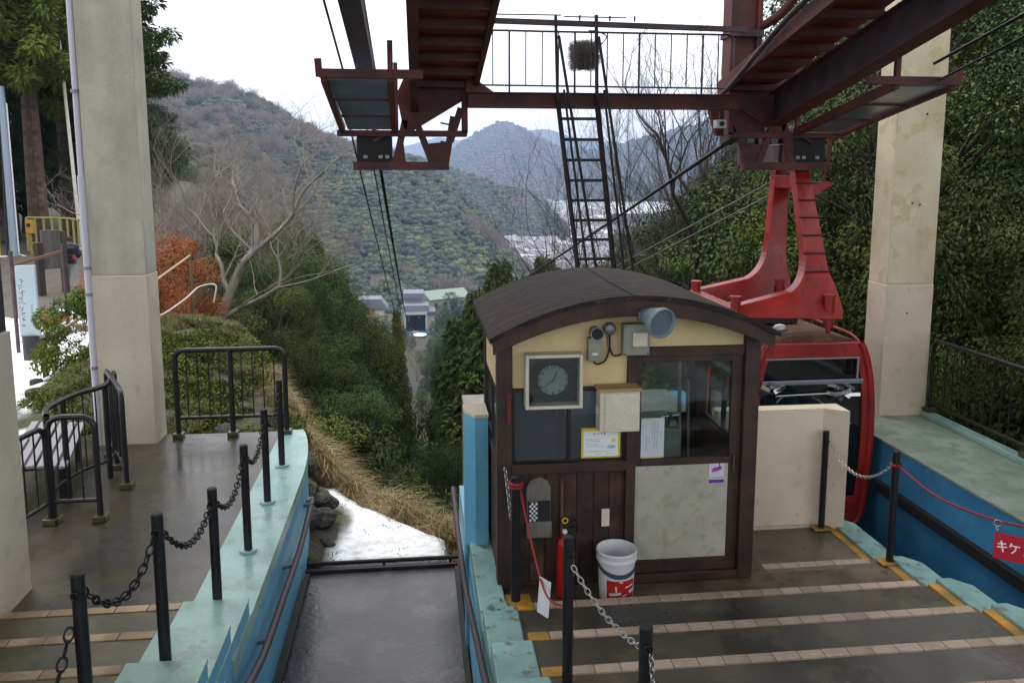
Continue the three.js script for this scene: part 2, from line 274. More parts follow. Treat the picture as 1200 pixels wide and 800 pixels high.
  obj('ledge_top', bb(5.44, 6.62, -0.03, 0.0, -10.6, 1, 0.008), M.tealMoss, rl);
  obj('ledge_body', bb(5.71, 6.6, -2.2, -0.031, -10.6, 1, 0.004), M.plaster, rl);
  obj('outer_kerb', bb(6.47, 6.61, -0.01, 0.07, -9.85, 1, 0.02), M.teal, rl);
  obj('bumper_rail', bb(5.38, 5.449, -0.62, -0.5, -9.0, 1, 0.006), M.rubber, rl);

  // pillars
  const pillar = (name, x0, x1, z0, z1, label, up, low, ySplit) => {
    const t = thing(name, label, 'pillar');
    obj('lower_shaft', bb(x0 - 0.006, x1 + 0.006, -0.5, ySplit, z0 - 0.006, z1 + 0.006, 0.012), low, t);
    obj('upper_shaft', bb(x0, x1, ySplit, 7.14, z0, z1, 0.012), up, t);
    return t;
  };
  const pl = pillar('station_pillar', -3.66, -3.06, -10.22, -9.84, 'tall grey-beige concrete pillar with a white drainpipe on the left', M.plasterUp, M.plaster, 1.98);
  obj('drainpipe', [cyl(V(-3.70, 0, -9.86), V(-3.70, 3.1, -9.86), 0.042, 0.042, 20), cyl(V(-3.70, 3.1, -9.87), V(-3.70, 7.1, -9.87), 0.034, 0.034, 20)], M.pvc, pl);
  for (const y of [0.9, 1.75, 2.05, 4.0]) obj('pipe_clamp', cyl(V(-3.70, y, -9.86), V(-3.70, y + 0.035, -9.86), 0.05), M.galv, pl);
  pillar('station_pillar', 5.93, 6.56, -10.36, -9.92, 'tall cream concrete pillar on the teal ledge at right', M.plasterR, M.beige, 1.72);
  { const pr = scene.children[scene.children.length - 1]; for (const [x, y] of [[6.2, 2.75], [6.3, 2.73], [6.32, 3.85], [6.22, 1.35]]) obj('tie_hole', cyl(V(x, y, -9.93), V(x, y, -9.912), 0.014, 0.012, 10), M.rubber, pr); }

  // left edge wall with dark board
  const lw = thing('end_wall', 'pale plaster wall end at the left edge with a dark notice board', 'wall');
  obj('wall_body', bb(-3.6, -2.96, -0.3, 2.0, -6.38, -2.5, 0.012), M.plaster, lw);
  obj('notice_board', bb(-3.05, -2.98, 2.0, 4.2, -6.36, -4.6, 0.006), plain(0x2a2c33, 0.5), lw);

  // station roof the pillars carry (above the frame) and the hall behind the camera
  const rf = thing('station_roof', 'flat concrete station roof over the stairs', 'roof');
  obj('slab', bb(-7.5, 9.5, 7.15, 7.4, -7.2, 5, 0.02), M.plaster, rf);
  obj('edge_beam', bb(-7.4, 9.4, 6.7, 7.149, -7.1, -6.7, 0.02), M.plaster, rf);
  const tb = thing('tie_beam', 'steel beam tying the tops of the two tall pillars', 'beam'); obj('beam', bb(-3.66, 6.56, 7.141, 7.45, -10.2, -9.95, 0.01), M.redSteel, tb);
  for (const x of [-7.2, 9.2]) { const c = thing('hall_column', x < 0 ? 'plain concrete column carrying the roof on the left' : 'plain concrete column carrying the roof on the right', 'column'); obj('shaft', bb(x - 0.25, x + 0.25, -3, 6.699, -7.1, -6.7, 0.02), M.plaster, c); obj('shaft', bb(x - 0.25, x + 0.25, -3, 7.149, 4, 4.5, 0.02), M.plaster, c); }
  struct('upper_landing', bb(-7.5, 9.5, -0.6, 0.72, 0.41, 4.69, 0.01), M.step);
}

// ---------------------------------------------------------------- railings, posts, chains
function railing(name, label, pts, opt) { // pts: floor points of a straight run; a closed frame of bent pipe with bars
  const { h = 1.0, low = 0.16, r = 0.028, bars = 7, posts = [0, 1], group, rBar = 0.008, foot = true, lift = 0 } = opt;
  const [a, b] = pts, t = thing(name, label, 'railing', [0, 0, 0], 0, group);
  const at = (k, y) => V(mix(a.x, b.x, k), mix(a.y, b.y, k) + y, mix(a.z, b.z, k));
  const L = a.distanceTo(b), c = 0.1 / L;
  const pk = opt.bend === false ? [at(0, lift), at(0, h), at(1, h), at(1, lift)] : [at(0, lift), at(0, h * 0.5), at(0, h - 0.1), at(c * 0.3, h - 0.03), at(c, h), at(0.5, h), at(1 - c, h), at(1 - c * 0.3, h - 0.03), at(1, h - 0.1), at(1, h * 0.5), at(1, lift)];
  obj('frame', pipe(pk, r, 8, 0.15, 60), M.black, t);
  obj('bottom_rail', cyl(at(0, low), at(1, low), r * 0.75, r * 0.75, 8), M.black, t);
  for (const k of posts.slice(1, -1)) obj('post', cyl(at(k, lift), at(k, h), r * 1.05, r * 1.05, 10), M.black, t);
  for (let i = 1; i <= bars; i++) { const k = i / (bars + 1); if (posts.some(p => Math.abs(p - k) < 0.03)) continue; obj('bar', cyl(at(k, low), at(k, h), rBar, rBar, 6), M.black, t); }
  if (foot) for (const k of posts) obj('foot_block', bb(at(k, 0).x - 0.06, at(k, 0).x + 0.06, at(k, 0).y, at(k, 0).y + 0.06, at(k, 0).z - 0.06, at(k, 0).z + 0.06, 0.01), M.stepMoss, t);
  return t;
}
railing('safety_railing', 'black bar railing across the far end of the left platform', [V(-2.86, 0, -10.02), V(-1.6, 0, -10.02)], { h: 1.06, low: 0.24, bars: 9, posts: [0, 0.5, 1], r: 0.03 });
railing('safety_railing', 'black bar railing along the mossy ledge at right', [V(6.54, 0.07, -9.8), V(6.54, 0.07, -1)], { h: 0.95, low: 0.12, bars: 60, posts: [0, 0.2, 0.4, 0.6, 0.8, 1], r: 0.026 });
railing('safety_railing', 'short black railing beside the left pillar with its near post on a mossy block', [V(-2.93, 0, -8.42), V(-3.42, 0, -9.4)], { h: 1.0, low: 0.2, bars: 5, posts: [0, 0.6, 1], r: 0.026 });
railing('safety_railing', 'short black railing panel facing the stair, nearest the left wall', [V(-2.9, 0, -7.62), V(-3.3, 0, -7.62)], { h: 0.98, low: 0.2, bars: 2, posts: [0, 1], r: 0.028 });
railing('safety_railing', 'black railing panel running back beside the left wall', [V(-3.32, 0, -7.6), V(-3.5, 0, -6.7)], { h: 0.9, low: 0.2, bars: 5, posts: [0, 1], r: 0.026 });
{ // curved railing joining them
  const t = thing('curved_railing', 'curved black railing bending round the left platform steps', 'railing');
  const c = [V(-3.32, 0, -7.66), V(-3.42, 0, -7.95), V(-3.36, 0, -8.4), V(-3.2, 0, -8.75), V(-3.3, 0, -9.3)];
  const up = y => c.map(p => p.clone().setY(y));
  obj('top_rail', pipe(up(0.98), 0.028, 8, 0.5, 40), M.black, t); obj('bottom_rail', pipe(up(0.2), 0.02, 8, 0.5, 40), M.black, t);
  const cv = new THREE.CatmullRomCurve3(up(0), false, 'catmullrom', 0.5);
  for (let i = 0; i <= 12; i++) { const p = cv.getPointAt(i / 12); const post = i % 4 === 0; obj(post ? 'post' : 'bar', cyl(p.clone().setY(post ? 0 : 0.2), p.clone().setY(0.98), post ? 0.03 : 0.008, post ? 0.03 : 0.008, 8), M.black, t); }
}
const linkG = new THREE.TorusGeometry(0.017, 0.0045, 5, 10).scale(1.5, 1, 1);
function chain(label, p, q, sag, mat, { s = 1, group, cat = 'chain', name = 'barrier_chain' } = {}) {
  const t = thing(name, label, cat, [0, 0, 0], 0, group);
  const L = p.distanceTo(q) + sag * sag * 2.2, n = Math.max(6, Math.round(L / (0.036 * s)));
  const at = k => V(mix(p.x, q.x, k), mix(p.y, q.y, k) - sag * 4 * k * (1 - k), mix(p.z, q.z, k));
  for (let i = 0; i < n; i++) { const a = at((i + 0.5) / n), d = at((i + 0.6) / n).sub(at((i + 0.4) / n)).normalize(); const m = shared('link', linkG, mat, t, a); m.scale.setScalar(s); m.quaternion.setFromUnitVectors(V(1, 0, 0), d).multiply(new THREE.Quaternion().setFromAxisAngle(V(1, 0, 0), i % 2 ? 0.8 : 0.8 + PI / 2)); }
  return t;
}
function post(label, x, y, z, h, { r = 0.034, base = 'collar', group = 'black barrier posts' } = {}) {
  const t = thing('barrier_post', label, 'post', [x, y, z], 0, group);
  obj('shaft', cyl(V(0, 0, 0), V(0, h - 0.006, 0), r, r, 16), M.black, t);
  obj('cap', cyl(V(0, h - 0.006, 0), V(0, h, 0), r * 0.97, r * 0.7, 16), M.rubber, t);
  if (base === 'collar') obj('base_flange', cyl(V(0, 0, 0), V(0, 0.018, 0), 0.075, 0.07, 16), M.teal, t);
  if (base === 'plate') obj('base_plate', bb(-0.09, 0.09, 0, 0.014, -0.06, 0.06, 0.004), M.yellow, t);
  obj('chain_eye', new THREE.TorusGeometry(0.02, 0.005, 6, 12).translate(0, h - 0.1, r + 0.012), M.chain, t);
  return t;
}
const LP = [[-1.86, 0.36, -4.5, 0.66], [-1.5, 0.25, -4.74, 0.97], [-1.46, 0.02, -5.82, 0.93], [-1.44, 0.012, -6.81, 0.92], [-1.46, 0.012, -7.85, 0.92], [-1.48, 0.012, -8.86, 0.95]];
LP[0] = [-1.69, 0.37, -4.1, 0.82];
const ord = ['nearest', 'second nearest', 'third', 'fourth', 'fifth', 'farthest'];
LP.forEach(([x, y, z, h], i) => post(`${ord[i]} black chain post along the left teal coping`, x, y, z, h));
for (let i = 0; i < 5; i++) { const a = LP[i], b = LP[i + 1]; chain(`black chain between the ${ord[i]} and ${ord[i + 1]} left posts`, V(a[0], a[1] + a[3] - 0.1, a[2] - 0.04), V(b[0], b[1] + b[3] - 0.1, b[2] + 0.04), i === 0 ? 0.22 : 0.2, M.chain, { s: 1.25, group: 'left barrier chains' }); }
chain('black chain hanging from the nearest left post to the lower left corner', V(LP[0][0] - 0.05, LP[0][1] + 0.54, LP[0][2]), V(-1.9, 0.45, -3.3), 0.25, M.chain, { s: 1.3, group: 'left barrier chains' });
post('black post in front of the left corner of the hut', 0.66, 0.12, -5.56, 0.92, { base: 'none' });
post('black post in front of the red fire extinguisher', 0.785, 0.36, -4.2, 0.85, { r: 0.03, base: 'none' });
post('short black post on the steps in the bottom foreground', 1.085, 0.48, -3.72, 0.47, { r: 0.034, base: 'none' });
post('black post by the end of the beige guard wall', 3.66, -0.11, -6.95, 0.93, { r: 0.028, base: 'plate' });
post('black post on the yellow stripe above the pit', 3.77, 0.007, -6.02, 0.94, { r: 0.03, base: 'plate' });
chain('silver chain sagging in front of the guard wall to the pit post', V(3.68, 0.72, -6.9), V(3.77, 0.82, -6.06), 0.2, M.chrome, { s: 0.8 });
chain('silver chain from the extinguisher post to the foreground post', V(0.8, 1.06, -4.16), V(1.07, 0.82, -3.75), 0.06, M.chrome, { s: 0.8 });
chain('loose silver chain hanging down the hut corner', V(0.62, 0.98, -5.9), V(0.66, 0.6, -5.86), 0.0, M.chrome, { s: 0.8 });
chain('silver chain end knotted on the short foreground post', V(1.1, 0.83, -3.68), V(1.115, 0.6, -3.67), 0.0, M.chrome, { s: 0.8 });
tag(obj('red_rope', [pipe([V(0.69, 0.95, -5.53), V(0.72, 0.74, -5.3), V(0.76, 0.55, -4.85), V(0.79, 0.7, -4.4), V(0.8, 0.8, -4.26)], 0.0075, 6, 0.5, 40), new THREE.TorusGeometry(0.042, 0.012, 6, 16).rotateX(PI / 2).translate(0.66, 0.99, -5.56), new THREE.TorusGeometry(0.04, 0.01, 6, 16).rotateX(PI / 2).translate(0.66, 0.965, -5.56)], M.ropeRed), 'red plastic rope hanging between two posts before the hut', 'rope');
{ const g = new THREE.PlaneGeometry(0.1, 0.24, 4, 6); const p = g.attributes.position; for (let i = 0; i < p.count; i++) p.setZ(i, 0.012 * Math.sin(p.getX(i) * 30) - 0.02 * (p.getY(i) + 0.12)); g.computeVertexNormals(); const o = obj('hanging_paper', g.rotateY(-0.7).rotateZ(-0.06).translate(0.765, 0.47, -4.93), M.paper); tag(o, 'white paper slip hanging from the red rope', 'paper'); }
tag(obj('kerb_rope', [pipe([V(3.77, 0.83, -5.99), V(3.79, 0.77, -5.5), V(3.8, 0.85, -4.9), V(3.82, 1.0, -4.4), V(3.82, 1.25, -3.9)], 0.008, 6, 0.5, 40), new THREE.TorusGeometry(0.036, 0.012, 6, 16).rotateX(PI / 2).translate(3.77, 0.83, -6.02)], M.ropeRed), 'dark red rope strung along the kerb from the right post', 'rope');
post('black post at the upper end of the dark red rope', 3.82, 0.37, -3.88, 0.95, { r: 0.03, base: 'plate' });
function canvasMat(w, h, draw, rough = 0.6) { const c = document.createElement('canvas'); c.width = w; c.height = h; draw(c.getContext('2d')); const t = new THREE.CanvasTexture(c); t.colorSpace = THREE.SRGBColorSpace; return std({ map: t, roughness: rough }); }
{ const m = canvasMat(256, 184, c => { c.fillStyle = '#b3122f'; c.fillRect(0, 0, 256, 184); c.translate(0, 26); c.strokeStyle = '#f4eff0'; c.lineWidth = 9; const L = (...p) => { c.beginPath(); c.moveTo(p[0], p[1]); for (let i = 2; i < p.length; i += 2) c.lineTo(p[i], p[i + 1]); c.stroke(); };
    L(22, 52, 70, 42); L(18, 76, 78, 64); L(40, 26, 56, 104); L(102, 28, 92, 58); L(98, 46, 150, 46); L(128, 46, 124, 76, 104, 100); L(176, 38, 192, 52); L(174, 96, 210, 80, 232, 46); });
  const t = thing('danger_sign', 'red cloth danger sign with white lettering hung on the rope', 'sign', [3.765, 0.705, -4.83], -0.55);
  const g = new THREE.PlaneGeometry(0.25, 0.18, 16, 6); const p = g.attributes.position; for (let i = 0; i < p.count; i++) { const x = p.getX(i); p.setZ(i, 0.02 * Math.sin(x * 9)); p.setY(i, p.getY(i) + 0.25 * x * x - 0.006); } g.computeVertexNormals(); g.translate(0.115, 0.0, 0);
  obj('banner', g, m, t, true); obj('hook', [new THREE.TorusGeometry(0.022, 0.003, 5, 14).translate(0, 0.155, 0), new THREE.TorusGeometry(0.016, 0.003, 5, 14).rotateY(1).translate(0.0, 0.12, 0)], M.chrome, t); }

{ const t = thing('slatted_bench', 'grey slatted bench behind the curved railing', 'bench', [-3.75, 0, -8.7], 0.25);
  for (let i = 0; i < 6; i++) obj('slat', bb(-0.28 + i * 0.09, -0.21 + i * 0.09, 0.42 - i * 0.012, 0.45 - i * 0.012, -0.75, 0.75, 0.006), plain(0x8d8c94, 0.6), t);
  for (const z of [-0.6, 0.6]) obj('leg', [bb(-0.25, -0.19, 0, 0.42, z - 0.03, z + 0.03), bb(0.14, 0.2, 0, 0.36, z - 0.03, z + 0.03), bb(-0.25, 0.2, 0.33, 0.37, z - 0.02, z + 0.02)], M.black, t); }
// ---------------------------------------------------------------- ticket hut
const HF = -5.95; // front plane
{
  const t = thing('ticket_hut', 'small brown wooden attendant hut with a curved roof and cream gables', 'hut');
  const x0 = 0.565, x1 = 2.565, zb = -7.15, zf = HF;
  const roofY = x => { const k = (x - 1.545) / 1.06; return 2.285 - 0.29 * k * k; };
  // posts
  for (const [a, b, z0, z1] of [[0.565, 0.68, zf - 0.1, zf + 0.02], [2.445, 2.565, zf - 0.1, zf + 0.035], [0.565, 0.66, zb, zb + 0.1], [2.465, 2.565, zb, zb + 0.1]]) obj('corner_post', bb(a, b, 0, 1.945, z0, z1, 0.008), M.hutWood, t);
  obj('middle_post', bb(1.545, 1.62, 0.16, 1.9, zf - 0.07, zf + 0.012, 0.006), M.hutWood, t);
  // gables: cream panels under the arch
  const gable = (xa, xb, yl, z, d) => { const p = [[xa, yl]]; p.push([xb, yl]); for (let i = 0; i <= 12; i++) { const x = mix(xb, xa, i / 12); p.push([x, roofY(x) - 0.045]); } return prism(p, d).translate(0, 0, z); };
  obj('gable_panel', gable(0.68, 1.545, 1.56, zf - 0.05, 0.03), M.cream, t);
  obj('gable_panel', gable(1.62, 2.445, 1.852, zf - 0.05, 0.03), M.cream, t);
  obj('gable_panel', gable(1.546, 1.619, 1.902, zf - 0.05, 0.03), M.cream, t);
  obj('gable_panel', gable(0.66, 2.465, 1.8, zb + 0.02, 0.03), M.cream, t);
  obj('transom', bb(0.68, 1.545, 1.532, 1.562, zf - 0.06, zf + 0.006, 0.004), M.hutWood, t);
  obj('lintel', bb(1.62, 2.445, 1.78, 1.852, zf - 0.07, zf + 0.016, 0.005), M.hutWood, t);
  // left front: window over plank wall
  const wL = obj('window', [bb(0.68, 0.7, 0.99, 1.532, zf - 0.05, zf - 0.01), bb(1.527, 1.545, 0.99, 1.532, zf - 0.05, zf - 0.01), bb(1.095, 1.12, 0.99, 1.532, zf - 0.05, zf - 0.008), bb(0.7, 1.527, 0.99, 1.005, zf - 0.05, zf - 0.01)], M.black, t);
  obj('pane', box(0.395, 0.527, 0.004, 0.8975, 1.2685, zf - 0.03), M.dirtyGlass, wL);
  obj('pane', box(0.407, 0.527, 0.004, 1.3235, 1.2685, zf - 0.035), M.dirtyGlass, wL);
  obj('window_sill', bb(0.67, 1.56, 0.908, 0.99, zf - 0.08, zf + 0.03, 0.008), M.hutWood, t);
  const R = rng(21); let x = 0.682; const ws = [0.135, 0.12, 0.135, 0.105, 0.13, 0.12, 0.12];
  for (let i = 0; i < 7; i++) { obj('plank', bb(x + 0.0015, x + ws[i] - 0.0015, 0.02, 0.907, zf - 0.055 + R() * 0.004, zf - 0.03 + R() * 0.006, 0.004), M.plank[R() * 3 | 0], t); x += ws[i]; }
  obj('batten', bb(1.045, 1.075, 0.02, 0.907, zf - 0.03, zf - 0.005, 0.005), M.plank[2], t);
  obj('sill_beam', bb(0.68, 1.545, 0.0, 0.05, zf - 0.08, zf - 0.012, 0.006), M.hutWood, t);
  // right front: sliding door
  const d = obj('door', [bb(1.622, 1.66, 0.94, 1.78, zf - 0.045, zf - 0.012, 0.004), bb(2.36, 2.443, 0.15, 1.78, zf - 0.045, zf - 0.01, 0.004), bb(1.66, 2.36, 0.925, 0.98, zf - 0.046, zf - 0.006, 0.004), bb(1.66, 2.36, 1.73, 1.78, zf - 0.045, zf - 0.012, 0.004)], M.hutWood, t);
  obj('pane', box(0.7, 0.75, 0.004, 2.01, 1.355, zf - 0.03), M.glass, d);
  obj('lower_panel', bb(1.622, 2.358, 0.17, 0.924, zf - 0.04, zf - 0.012, 0.003), M.doorPanel, d);
  obj('handle', bb(2.385, 2.405, 0.86, 1.0, zf - 0.01, zf + 0.006, 0.004), M.darkSteel, d);
  obj('jamb', bb(1.58, 1.62, 0.0, 0.16, zf - 0.07, zf + 0.01, 0.004), M.hutWood, t);
  obj('door_sill', [bb(1.6, 2.443, 0.06, 0.168, zf - 0.09, zf - 0.005, 0.008), bb(1.6, 2.443, 0.0, 0.075, zf - 0.06, zf + 0.04, 0.008)], M.hutWood, t);
  // side walls
  const side = (xa, xb, left) => {
    obj('side_boards', bb(xa, xb, 0.02, 0.92, zb + 0.1, zf - 0.1, 0.004), M.plank[1], t);
    obj('side_sill', bb(xa - 0.012, xb + 0.012, 0.92, 0.985, zb + 0.1, zf - 0.1, 0.005), M.hutWood, t);
    obj('side_panel', bb(xa, xb, 1.52, 1.92, zb + 0.1, zf - 0.1, 0.004), M.cream, t);
    const w = obj('side_window', [bb(xa, xb, 0.985, 1.02, zb + 0.1, zf - 0.1), bb(xa, xb, 1.48, 1.52, zb + 0.1, zf - 0.1), bb(xa, xb, 1.02, 1.48, -6.57, -6.53)], M.black, t);
    obj('pane', box(0.004, 0.46, 1.0, (xa + xb) / 2, 1.25, (zb + zf) / 2), left ? M.dirtyGlass : M.glass, w);
  };
  side(0.58, 0.61, true); side(2.515, 2.55, false);
  // rear wall with window
  obj('rear_boards', [bb(0.66, 2.465, 0.02, 0.95, zb + 0.02, zb + 0.05, 0.004)], M.plank[0], t);
  const rw = obj('rear_window', [bb(0.66, 2.465, 0.95, 1.0, zb + 0.01, zb + 0.06), bb(0.66, 2.465, 1.74, 1.8, zb + 0.01, zb + 0.06), ...[0.69, 1.25, 1.84, 2.43].map(q => bb(q - 0.03, q + 0.03, 1.0, 1.74, zb + 0.01, zb + 0.06))], M.black, t);
  for (const [a, b] of [[0.72, 1.22], [1.28, 1.81], [1.87, 2.4]]) obj('pane', box(b - a, 0.74, 0.004, (a + b) / 2, 1.37, zb + 0.035), M.glass, rw);
  // inside: control desk, levers
  obj('control_desk', [bb(1.25, 2.08, 0.1, 1.12, -6.75, -6.25, 0.02), bb(1.6, 2.05, 1.12, 1.17, -6.6, -6.3, 0.015)], M.greyBox, t);
  obj('desk_lever', [cyl(V(1.96, 1.12, -6.28), V(1.98, 1.24, -6.24), 0.014), cyl(V(1.9, 1.22, -6.25), V(2.05, 1.235, -6.25), 0.016)], M.chrome, t);
  obj('inner_pipe', [cyl(V(2.15, 0.3, -6.5), V(2.13, 1.7, -6.52), 0.016), cyl(V(2.22, 0.3, -6.45), V(2.2, 1.45, -6.5), 0.012)], M.galv, t);
  obj('inner_cabinet', bb(0.7, 1.15, 0.1, 1.3, -7.05, -6.8, 0.01), M.greyBox, t);
  obj('ceiling_board', bb(0.66, 2.465, 1.93, 1.945, zb + 0.05, zf - 0.06, 0.003), M.plank[0], t);
  obj('floor_board', bb(0.62, 2.5, 0.004, 0.03, zb + 0.05, zf - 0.1, 0.003), M.plank[1], t);
  // roof: curved sheet, fascia boards
  const zr0 = -7.42, zr1 = -5.66, N = 28, P = [];
  for (let i = 0; i <= N; i++) { const q = mix(0.49, 2.6, i / N); P.push([q, roofY(q)]); }
  for (let i = N; i >= 0; i--) { const q = mix(0.49, 2.6, i / N); P.push([q, roofY(q) - 0.035]); }
  const rg = prism(P, zr1 - zr0).translate(0, 0, zr0);
  const roof = obj('roof', rg, M.roof, t);
  const fascia = (z, d) => { const p = []; for (let i = 0; i <= N; i++) { const q = mix(0.52, 2.57, i / N); p.push([q, roofY(q) - 0.036]); } for (let i = N; i >= 0; i--) { const q = mix(0.52, 2.57, i / N); p.push([q, roofY(q) - 0.036 - mix(0.115, 0.1, Math.abs(q - 1.545) / 1.03)]); } return prism(p, d, 0.003).translate(0, 0, z); };
  obj('fascia', fascia(-5.735, 0.04), M.hutWood, roof); obj('fascia', fascia(-7.39, 0.04), M.hutWood, roof);
  for (const q of [0.54, 2.55]) obj('eave_board', bb(q - 0.012, q + 0.012, roofY(q) - 0.13, roofY(q) - 0.037, -7.34, -5.74, 0.003), M.hutWood, roof);
  const ridge = []; for (let i = 0; i <= 8; i++) ridge.push(V(1.5 + 0.004 * Math.sin(i), roofY(1.5) + 0.002, mix(zr0, zr1, i / 8)));
  obj('ridge_seam', pipe(ridge, 0.004, 5), M.roof, roof);

  // things fixed to the front
  const W = (name, label, cat) => thing(name, label, cat);
  { const c = W('wall_clock', 'round black clock in a square cream-edged glass case on the hut', 'clock'); const z = zf + 0.02, cx = 0.977, cy = 1.632;
    const fr = (a, b, c2, d2) => bb(a, b, c2, d2, z - 0.03, z + 0.09, 0.004);
    obj('case_frame', [fr(0.766, 0.79, 1.43, 1.835), fr(1.163, 1.187, 1.43, 1.835), fr(0.79, 1.163, 1.43, 1.455), fr(0.79, 1.163, 1.81, 1.835)], M.ivory, c);
    obj('case_back', bb(0.79, 1.163, 1.455, 1.81, z - 0.03, z - 0.02, 0.002), plain(0x2a2523, 0.7), c);
    obj('bezel', new THREE.TorusGeometry(0.136, 0.024, 10, 40).translate(cx, cy, z + 0.02), M.rubber, c);
    const m = canvasMat(256, 256, k => { k.fillStyle = '#9a9c9a'; k.fillRect(0, 0, 256, 256); k.fillStyle = '#1c1c1e'; k.font = 'bold 34px sans-serif'; k.textAlign = 'center'; k.textBaseline = 'middle'; for (let i = 1; i <= 12; i++) { const a = i * PI / 6; k.fillText(String(i), 128 + 98 * Math.sin(a), 128 - 98 * Math.cos(a)); } });
    obj('dial', new THREE.CircleGeometry(0.132, 40).translate(cx, cy, z + 0.014), m, c, true);
    const hand = (a, L, w) => bar(V(cx - Math.sin(a) * 0.02, cy - Math.cos(a) * 0.02, z + 0.02), V(cx + Math.sin(a) * L, cy + Math.cos(a) * L, z + 0.02), w, 0.003);
    obj('hour_hand', hand(0.42, 0.07, 0.01), M.rubber, c); obj('minute_hand', hand(-2.25, 0.1, 0.006), M.rubber, c);
    obj('case_glass', box(0.373, 0.355, 0.003, 0.9765, 1.6325, z + 0.075), M.glass, c); }
  { const c = W('wall_box', 'cream metal cabinet below the grey boxes on the hut front', 'cabinet'); const z = zf + 0.014;
    obj('body', bb(1.305, 1.605, 1.255, 1.56, z, z + 0.14, 0.006), M.ivory, c); obj('lid', bb(1.292, 1.615, 1.56, 1.585, z, z + 0.16, 0.004), mottle(0.4, 0xb09468, 0x8c744e, { seed: 81, n: 128 }), c);
    obj('door', bb(1.34, 1.6, 1.27, 1.548, z + 0.14, z + 0.148, 0.003), M.ivory, c); obj('latch', bb(1.292, 1.306, 1.38, 1.44, z + 0.05, z + 0.09, 0.003), M.ivory, c); }
  { const c = W('door_intercom', 'small grey intercom box with a hooded camera on the cream gable', 'intercom'); const z = zf - 0.02;
    obj('body', bb(1.235, 1.335, 1.765, 1.94, z, z + 0.07, 0.005), M.greyBox, c); obj('hood', [cyl(V(1.295, 1.975, z), V(1.295, 1.975, z + 0.1), 0.045, 0.05, 20)], M.greyBox, c); obj('lens', cyl(V(1.295, 1.975, z + 0.1), V(1.295, 1.975, z + 0.102), 0.042, 0.042, 20), M.rubber, c); obj('nameplate', bb(1.265, 1.305, 1.81, 1.83, z + 0.07, z + 0.073, 0.001), M.white, c);
    obj('cable', pipe([V(1.28, 1.765, z + 0.03), V(1.31, 1.735, z + 0.03), V(1.37, 1.76, z + 0.03), V(1.4, 1.85, z + 0.03), V(1.4, 1.97, z + 0.03)], 0.007, 6, 0.5, 30), M.rubber, c); }
  { const c = W('sensor_dome', 'round dark grey sensor on a short stem beside the intercom', 'sensor'); const z = zf - 0.02;
    obj('dome', lathe([[0.0, 0.04], [0.03, 0.036], [0.046, 0.02], [0.05, 0]], 20).rotateX(PI / 2).translate(1.4, 2.0, z + 0.03), M.galv, c); obj('stem', bb(1.388, 1.412, 1.86, 1.96, z, z + 0.03, 0.003), M.greyBox, c); obj('cable', pipe([V(1.405, 1.86, z + 0.02), V(1.43, 1.8, z + 0.03), V(1.48, 1.8, z + 0.03), V(1.51, 1.83, z + 0.03)], 0.007, 6, 0.5, 24), M.rubber, c); }
  { const c = W('junction_box', 'large grey junction box with a square ivory plate above the door', 'junction box'); const z = zf + 0.014;
    obj('body', bb(1.485, 1.685, 1.81, 2.045, z, z + 0.08, 0.008), M.greyBox, c); obj('plate', bb(1.555, 1.665, 1.88, 1.98, z + 0.08, z + 0.092, 0.005), M.ivory, c); for (const [a, b] of [[1.5, 1.825], [1.67, 1.825], [1.5, 2.03], [1.67, 2.03]]) obj('screw', cyl(V(a, b, z + 0.08), V(a, b, z + 0.085), 0.006, 0.006, 8), M.rubber, c); }
  { const c = W('floodlight', 'round pale blue-grey floodlight under the curved roof edge', 'floodlight'); const p = V(1.6, 2.15, -5.7), q = V(1.67, 2.11, -5.5);
    obj('housing', along(lathe([[0, 0], [0.055, 0.02], [0.065, 0.3], [0.09, 0.62], [0.1, 0.8], [0.108, 0.82], [0.108, 1], [0.098, 1], [0.094, 0.86]], 28), p, q), plain(0x7f8f98, 0.45), c);
    obj('lens', along(new THREE.CylinderGeometry(0.095, 0.095, 0.02, 28).translate(0, 0.87, 0), p, q), plain(0x5d6b76, 0.25), c);
    obj('bracket', bb(1.545, 1.575, 2.1, 2.17, -5.72, -5.66, 0.004), M.galv, c); }
  const sheet = (name, label, a, b, c2, d2, w, h, draw, z = zf - 0.004, cat = 'notice') => { const o = obj(name, new THREE.BoxGeometry(b - a, d2 - c2, 0.003).translate((a + b) / 2, (c2 + d2) / 2, z), canvasMat(w, h, draw), scene, true); return tag(o, label, cat); };
  // print too small to read in the photograph: rows of short strokes
  const strokes = (k, x, y, n, f, R, vertical) => { k.strokeStyle = '#3a3c42'; k.lineWidth = Math.max(1, f * 0.1); for (let i = 0; i < n; i++) { const ox = vertical ? x : x + i * f, oy = vertical ? y + i * f : y; for (let j = 0; j < 5; j++) { k.beginPath(); k.moveTo(ox + R() * f * 0.8, oy + R() * f * 0.8); const h = R() < 0.5; k.lineTo(ox + (h ? 0.8 * f * R() : 0.4 * f + R()), oy + (h ? 0.4 * f : R() * 0.8 * f)); k.stroke(); } } };
  const RS = rng(404);
  sheet('yellow_notice', 'yellow bordered notice with small print in the left hut window', 1.205, 1.505, 0.995, 1.238, 300, 240, k => { k.fillStyle = '#c9ba3a'; k.fillRect(0, 0, 300, 240); k.fillStyle = '#d9e0e2'; k.fillRect(18, 24, 264, 194); strokes(k, 90, 34, 4, 26, RS); strokes(k, 36, 82, 8, 13, RS); strokes(k, 40, 98, 9, 12, RS); strokes(k, 36, 120, 7, 14, RS); strokes(k, 40, 138, 12, 11, RS); strokes(k, 52, 176, 15, 12, RS); strokes(k, 110, 196, 4, 12, RS); strokes(k, 190, 196, 6, 12, RS);
